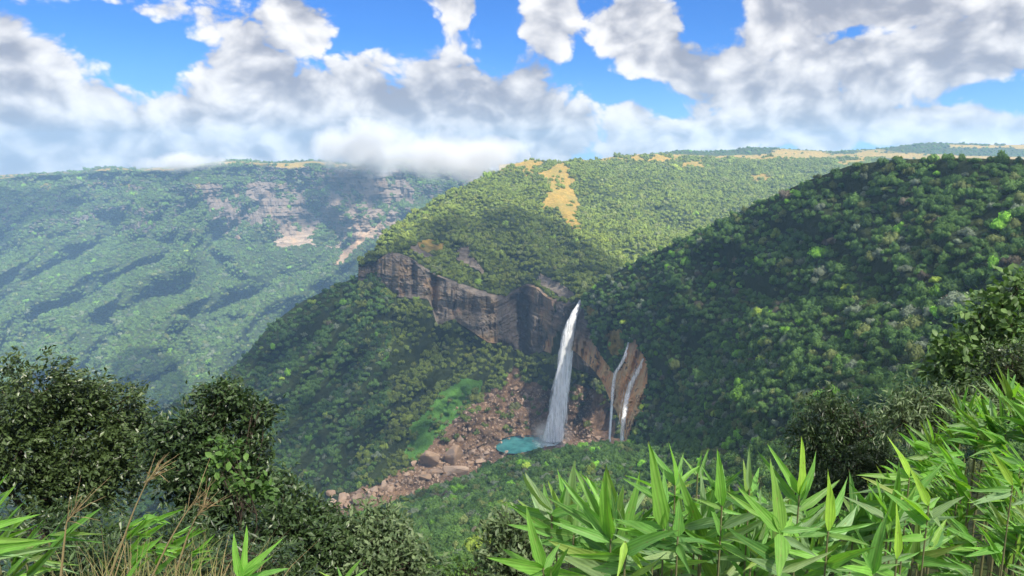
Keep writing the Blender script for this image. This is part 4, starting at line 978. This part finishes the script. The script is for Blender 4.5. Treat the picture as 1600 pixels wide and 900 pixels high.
def add_leaf(root, B, T_, tint, wide=1.0, roll=None, face=None):
    B = Vector(B); T_ = Vector(T_); d = T_ - B; L_ = d.length; x = d.normalized()
    f = Vector(face) if face is not None else Vector((0, -1, .8)); 
    f = f + Vector((rb.gauss(0, .6), rb.gauss(0, .3), rb.gauss(0, .5)))
    y = f.cross(x); y.normalize(); z = x.cross(y)
    o = obj('leaf', rb.choice(BL), root); M = Matrix((x * L_, y * L_ * wide, z * L_)).transposed().to_4x4(); M.translation = B - root.location
    o.matrix_local = M; k = rb.uniform(.8, 1.2); yl = max(0, rb.gauss(-.05, .2)); o['tint'] = [c * k * (1 - yl) + yl * g for c, g in zip(tint, (.34, .38, .10))]
def bamboo(label, group, node_px, Y, leaves, culm_r=.0035, lean=0.0):
    """node_px: top node; leaves: (tip px, tip py, tint, width, node py offset, distance change of the tip)"""
    top = P(node_px[0], node_px[1], Y); gx = top[0] + lean; gz = float(near_z(np.array(gx), np.array(Y))) - .05
    base = np.array([gx, Y, gz]); t = empty('bamboo_shoot', tuple(base)); tag(t, label, 'bamboo', group)
    kk = np.linspace(0, 1, 9)[:, None]; pts = base * (1 - kk) + top * kk + np.array([-.06 * lean, 0, 0]) * np.sin(kk * math.pi)
    rad = np.linspace(culm_r * 1.5, culm_r * .55, 9); rad[2::2] *= 1.25
    V, Q = tube(pts, rad, 6); obj('culm', mesh_np('culm', V - base, Q, CULM, True), t)
    for (tx, ty, tint, wd, dn, dY) in leaves:
        b = P(node_px[0] - lean * 0, node_px[1] + dn, Y); add_leaf(t, b, P(tx, ty, Y + dY), tint, wd)
    return t
def jit(c): return c
HAND = [
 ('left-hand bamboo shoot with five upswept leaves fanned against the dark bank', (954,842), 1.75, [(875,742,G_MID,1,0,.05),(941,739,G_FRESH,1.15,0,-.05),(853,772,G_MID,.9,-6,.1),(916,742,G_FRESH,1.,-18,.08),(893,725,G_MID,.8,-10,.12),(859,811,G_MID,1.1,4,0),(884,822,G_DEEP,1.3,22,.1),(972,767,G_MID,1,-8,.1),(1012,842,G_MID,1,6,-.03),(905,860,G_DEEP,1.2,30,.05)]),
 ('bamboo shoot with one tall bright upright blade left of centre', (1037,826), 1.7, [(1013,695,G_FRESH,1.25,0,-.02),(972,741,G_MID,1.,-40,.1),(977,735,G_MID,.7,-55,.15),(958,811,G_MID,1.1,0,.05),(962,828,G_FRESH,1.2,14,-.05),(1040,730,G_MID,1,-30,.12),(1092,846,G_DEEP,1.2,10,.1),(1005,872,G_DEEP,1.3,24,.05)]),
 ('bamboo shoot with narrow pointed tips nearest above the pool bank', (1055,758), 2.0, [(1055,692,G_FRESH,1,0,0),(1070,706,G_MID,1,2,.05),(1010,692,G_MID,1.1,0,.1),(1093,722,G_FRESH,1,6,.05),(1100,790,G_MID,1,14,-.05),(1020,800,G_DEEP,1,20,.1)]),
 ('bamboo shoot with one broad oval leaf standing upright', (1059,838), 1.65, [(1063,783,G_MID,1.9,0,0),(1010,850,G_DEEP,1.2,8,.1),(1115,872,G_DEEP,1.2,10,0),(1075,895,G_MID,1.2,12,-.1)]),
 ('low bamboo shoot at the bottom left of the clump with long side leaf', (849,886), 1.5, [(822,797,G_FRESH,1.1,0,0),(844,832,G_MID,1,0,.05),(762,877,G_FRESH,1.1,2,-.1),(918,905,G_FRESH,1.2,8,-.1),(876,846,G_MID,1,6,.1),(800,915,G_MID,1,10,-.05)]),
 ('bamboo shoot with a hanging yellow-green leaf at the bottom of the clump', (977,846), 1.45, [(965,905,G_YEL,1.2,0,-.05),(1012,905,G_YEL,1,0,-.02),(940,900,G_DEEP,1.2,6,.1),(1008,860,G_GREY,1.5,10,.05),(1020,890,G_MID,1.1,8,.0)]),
 ('bamboo shoot with a yellow-lit leaf upright between two spread blades', (1249,773), 1.9, [(1258,685,G_YEL,1.1,0,0),(1201,691,G_FRESH,1,0,.05),(1285,709,G_MID,1.25,6,0),(1177,706,G_MID,.9,14,.1),(1313,746,G_MID,1,26,.05),(1212,800,G_DEEP,1,34,.1)]),  # yellow light on the upright blade is put into its tint
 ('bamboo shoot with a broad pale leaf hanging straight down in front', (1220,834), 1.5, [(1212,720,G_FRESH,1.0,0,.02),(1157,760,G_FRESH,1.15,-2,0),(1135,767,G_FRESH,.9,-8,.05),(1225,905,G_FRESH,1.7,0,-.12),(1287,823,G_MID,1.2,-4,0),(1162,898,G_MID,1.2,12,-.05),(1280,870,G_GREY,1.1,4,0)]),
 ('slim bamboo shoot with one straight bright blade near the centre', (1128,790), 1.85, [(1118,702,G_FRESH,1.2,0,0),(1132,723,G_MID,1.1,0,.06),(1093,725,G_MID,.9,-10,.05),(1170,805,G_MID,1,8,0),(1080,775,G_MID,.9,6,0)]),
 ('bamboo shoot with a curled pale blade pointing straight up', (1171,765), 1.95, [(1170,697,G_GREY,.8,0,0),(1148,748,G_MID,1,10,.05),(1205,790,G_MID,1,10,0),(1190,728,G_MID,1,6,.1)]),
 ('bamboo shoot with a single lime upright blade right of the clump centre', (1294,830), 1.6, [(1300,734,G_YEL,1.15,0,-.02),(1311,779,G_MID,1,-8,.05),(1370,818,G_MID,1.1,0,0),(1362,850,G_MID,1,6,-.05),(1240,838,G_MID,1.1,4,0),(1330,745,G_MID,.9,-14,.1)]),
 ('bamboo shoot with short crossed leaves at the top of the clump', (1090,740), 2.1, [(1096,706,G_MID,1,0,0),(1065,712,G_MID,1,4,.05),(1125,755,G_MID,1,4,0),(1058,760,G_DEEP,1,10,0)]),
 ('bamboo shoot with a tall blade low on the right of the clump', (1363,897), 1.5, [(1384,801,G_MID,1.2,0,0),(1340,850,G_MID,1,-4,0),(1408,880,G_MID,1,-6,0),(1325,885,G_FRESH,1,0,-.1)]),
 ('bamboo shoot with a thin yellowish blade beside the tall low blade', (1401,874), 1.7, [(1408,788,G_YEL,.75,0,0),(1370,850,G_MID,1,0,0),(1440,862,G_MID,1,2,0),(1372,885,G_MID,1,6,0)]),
 ('bamboo shoot with a slanted lime blade over the right-hand thicket', (1451,790), 2.0, [(1427,732,G_YEL,1.1,0,0),(1405,790,G_MID,1,0,0),(1410,812,G_GREY,1.3,6,0),(1480,830,G_GREY,1.3,8,0),(1470,775,G_MID,1,4,.05)]),
 ('bamboo shoot with an upswept yellow-green blade over pale side leaves', (1421,746), 2.2, [(1397,681,G_YEL,1,0,0),(1341,741,G_MID,.9,2,0),(1372,760,G_GREY,.9,8,0),(1385,715,G_MID,.9,0,.05),(1460,760,G_MID,1,4,0)]),
 ('bamboo shoot with a bright slanted blade near the right edge', (1582,758), 2.3, [(1547,697,G_YEL,1.1,0,0),(1510,765,G_MID,1,6,0),(1530,735,G_MID,1,0,.1),(1610,790,G_MID,1,0,0),(1520,790,G_GREY,1,12,0)]),
 ('small bamboo sprout with three pointed leaves at the bottom left', (377,905), 1.9, [(363,834,G_FRESH,1.1,0,0),(386,822,G_FRESH,1.1,0,.02),(440,838,G_FRESH,.9,-4,0),(422,865,G_FRESH,1.1,2,-.03),(450,885,G_MID,1,6,0)]),
 ('low bamboo sprout with flat leaves at the bottom beside the three-leaf sprout', (535,915), 2.2, [(562,873,G_FRESH,1,0,0),(528,880,G_MID,1,0,.05),(572,888,G_MID,1,4,0),(500,890,G_YEL,.8,0,0),(480,905,G_MID,1,6,0)]),
 ('leaning grass-like bamboo spray entering from the left edge', (-30,850), 2.4, [(60,800,G_FRESH,.9,-20,0),(62,842,G_FRESH,.8,-6,0),(92,842,G_FRESH,.7,14,0),(40,868,G_GREY,.9,10,0),(8,775,G_FRESH,1,-30,0),(88,855,G_GREY,.5,24,0)]),
 ('thin bright blade standing alone in the dry grass', (196,915), 1.8, [(222,860,G_FRESH,.75,0,0),(182,900,G_MID,.8,0,0)]),
]
for lab, npx, Y, lv in HAND:
    for k in range(6 if 800 < npx[0] < 1500 else 1):
        a = rb.choice((rb.uniform(-.35, .7), rb.uniform(2.4, 3.5), rb.uniform(.4, 2.6))); L_ = rb.uniform(60, 105); dn = rb.uniform(14, 75)
        lv.append((npx[0] + L_ * math.cos(a), npx[1] + dn - L_ * .75 * math.sin(a), rb.choice((G_MID, G_MID, G_FRESH, G_DEEP, G_GREY)), rb.uniform(.8, 1.25), dn, rb.uniform(-.15, .15)))
    bamboo(lab, 'hand-high bamboo shoots of the foreground clump', npx, Y, lv)
def spray(px, py, Y, n, length, dirs, tints, label, group, wd=(.7, 1.1)):
    lv = []
    for k in range(n):
        a = rb.uniform(*dirs); L_ = length * rb.uniform(.65, 1.2); lv.append((px + L_ * math.cos(a), py - L_ * math.sin(a), rb.choice(tints), rb.uniform(*wd), rb.uniform(-10, 34), rb.uniform(-.12, .12) * Y * .5))
    bamboo(label, group, (px, py), Y, lv, .003 + .0008 * Y)
# fill behind and below the named shoots
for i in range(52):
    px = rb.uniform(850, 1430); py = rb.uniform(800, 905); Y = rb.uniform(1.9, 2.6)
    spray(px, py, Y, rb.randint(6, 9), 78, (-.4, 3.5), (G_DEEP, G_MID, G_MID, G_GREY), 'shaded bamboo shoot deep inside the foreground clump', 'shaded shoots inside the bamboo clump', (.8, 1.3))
# right-hand thicket, leaves streaming to the left
for i in range(64):
    f = rb.random(); px = rb.uniform(1400, 1640); top = np.interp(px, [1390, 1450, 1520, 1600, 1650], [745, 690, 640, 610, 600]); py = rb.uniform(top, 905); Y = np.interp(py, [600, 750, 900], [6.0, 4.2, 2.6]) * rb.uniform(.9, 1.15)
    where = 'upper edge of the right-hand thicket' if py < top + 60 else 'middle of the right-hand thicket' if py < 800 else 'foot of the right-hand thicket'
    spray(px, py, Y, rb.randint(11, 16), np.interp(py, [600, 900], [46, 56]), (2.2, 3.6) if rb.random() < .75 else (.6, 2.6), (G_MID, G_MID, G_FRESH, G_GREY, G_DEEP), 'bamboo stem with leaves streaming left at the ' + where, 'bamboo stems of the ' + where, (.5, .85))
for i in range(8):
    px = rb.uniform(-40, 90); py = rb.uniform(800, 900); spray(px, py, rb.uniform(2.6, 3.6), 6, 75, (-.3, 1.2), (G_MID, G_FRESH, G_GREY, G_DEEP), 'low bamboo stem leaning right in the left corner', 'bamboo stems of the left corner', (.32, .6))
for i in range(7):
    px = rb.uniform(180, 300); py = rb.uniform(810, 870); spray(px, py, rb.uniform(3.4, 4.4), 7, 42, (-.3, .8), (G_MID, G_FRESH), 'small-leaved bamboo stem behind the dry grass', 'bamboo stems behind the dry grass', (.5, .8))

# ---------------------------------------------------------------- dry grass at the left
GRASS, _o = new_mat('dry_grass'); _l = attr('lc', 'GEOMETRY', 'Fac'); _c = mixc(_l, (.42, .32, .17), (.20, .30, .07)); _t = node('ShaderNodeBsdfTranslucent'); link(_c, _t.inputs[0])
link(mixs(.3, principled(_c, .6, .2), S(_t.outputs[0])), _o.inputs[0])
def grass_patch(name, label, n, x0, x1, Y0, Y1, h, seed, green=.3):
    r = np.random.default_rng(seed); parts, lcs = [], []
    for i in range(n):
        Y = r.uniform(Y0, Y1); px = r.uniform(x0, x1); x = (px - CX) / F_PX * Y * 1.05; z = float(near_z(np.array(x), np.array(Y))); hh = h * r.uniform(.5, 1.25); a = r.uniform(0, 6.28); ln = r.uniform(.1, .7) * hh
        k = np.linspace(0, 1, 6); c = np.stack([x + math.cos(a) * ln * k ** 2 + .10 * hh * k, Y + math.sin(a) * ln * .5 * k ** 2, z + hh * (k - .28 * k ** 3 * ln / hh)], -1)
        w = .0035 * r.uniform(.6, 1.4) * (1 - k) ** .7 * (.6 + .4 * Y / 2); sd2 = np.array([math.sin(a + 1), 0, 0]) * .2 + np.array([1, 0, .2]) * 1.0
        V = np.concatenate([c - w[:, None] * sd2, c + w[:, None] * sd2]); Q = [(j, j + 1, 6 + j + 1, 6 + j) for j in range(5)]
        parts.append((V, np.array(Q))); lcs.append(np.full(12, np.clip(r.normal(green, .3), 0, 1)))
    V, Q = cat(parts); return tag(obj(name, mesh_np(name, V, Q, GRASS, False, {'lc': ('FLOAT', np.concatenate(lcs))})), label, 'grass', None, 'stuff')
grass_patch('dry_grass', 'dry golden grass tangled at the lower left corner', 850, 70, 330, 2.0, 4.2, .95, 5, .35)
grass_patch('dry_grass', 'sparse greenish grass along the bottom edge', 900, -40, 800, 2.0, 4.5, .62, 6, .75)
def seed_stalk(label, pts, Y, plume):
    c = np.array([P(x, y, Y) for x, y in pts]); k = np.linspace(0, len(pts) - 1, 14); i0 = np.minimum(k.astype(int), len(pts) - 2); f = (k - i0)[:, None]; c = c[i0] * (1 - f) + c[i0 + 1] * f
    t = empty('grass_stalk', tuple(c[0])); tag(t, label, 'grass', 'tall seeding grass stalks')
    V, Q = tube(c, np.linspace(.004, .0014, 14), 5); obj('stem', mesh_np('stem', V - c[0], Q, GRASS, True, {'lc': ('FLOAT', np.full(len(V), .1))}), t)
    r = np.random.default_rng(len(label)); parts = []
    for i in range(plume):
        s = r.uniform(.72, 1.0); b = c[int(s * 13)]; d = (c[-1] - c[-4]); d = d / np.linalg.norm(d) + r.normal(0, .45, 3); e = b + d * r.uniform(.03, .10)
        parts.append(tube([b, (b + e) * .5 + [0, 0, .004], e], [.0005, .0011, .0004], 4))
    if parts:
        V, Q = cat(parts); obj('seed_head', mesh_np('seed_head', V - c[0], Q, GRASS, True, {'lc': ('FLOAT', np.full(len(V), .0))}), t)
seed_stalk('tall tan grass stalk with a feathery head leaning right at lower left', [(172,900),(190,850),(208,800),(228,755),(248,728)], 2.2, 20)
seed_stalk('pale green grass stalk leaning right past the reddish seed head', [(236,905),(262,850),(285,810),(312,770)], 2.3, 10)
seed_stalk('grass stalk with a reddish feathery seed head beside the dark tree', [(276,890),(292,840),(305,810),(322,788)], 2.4, 24)
seed_stalk('thin upright straw stalk at the left of the dry grass', [(95,900),(100,850),(104,815),(118,800)], 2.1, 18)

# ---------------------------------------------------------------- low cloud resting on the far rim
RIMC, _o = new_mat('rim_cloud_vapour'); _p = S(node('ShaderNodeNewGeometry').outputs['Position']); _q = S(node('ShaderNodeTexCoord').outputs['Object'])
_r = vec('LENGTH', _q, out=1); _n = noise(_p, .0055, 4, .6); _v = node('ShaderNodeVolumePrincipled'); _v.inputs['Color'].default_value = (.98, .98, 1, 1); _v.inputs['Anisotropy'].default_value = .2
link(smooth((1.0 - _r) * 1.0 + (_n - .5) * 2.0, .12, .9) * .018, _v.inputs['Density']); S.nt.links.new(_v.outputs[0], _o.inputs['Volume'])
for (px, py, Y, sx, sy, sz, lab) in [(700,244,2900,340,260,118,'grey-white cloud draped over the saddle beside the headland'),(565,232,3450,300,240,150,'white cloud touching the rim above the tan cliff'),(285,254,3600,260,200,62,'thin white cloud wisp curling over the far left rim')]:
    o = obj('rim_cloud', mesh_np('rim_cloud', iv, itr, RIMC)); o.location = tuple(P(px, py, Y)); o.scale = (sx, sy, sz); tag(o, lab, 'cloud', 'low clouds on the far rim')
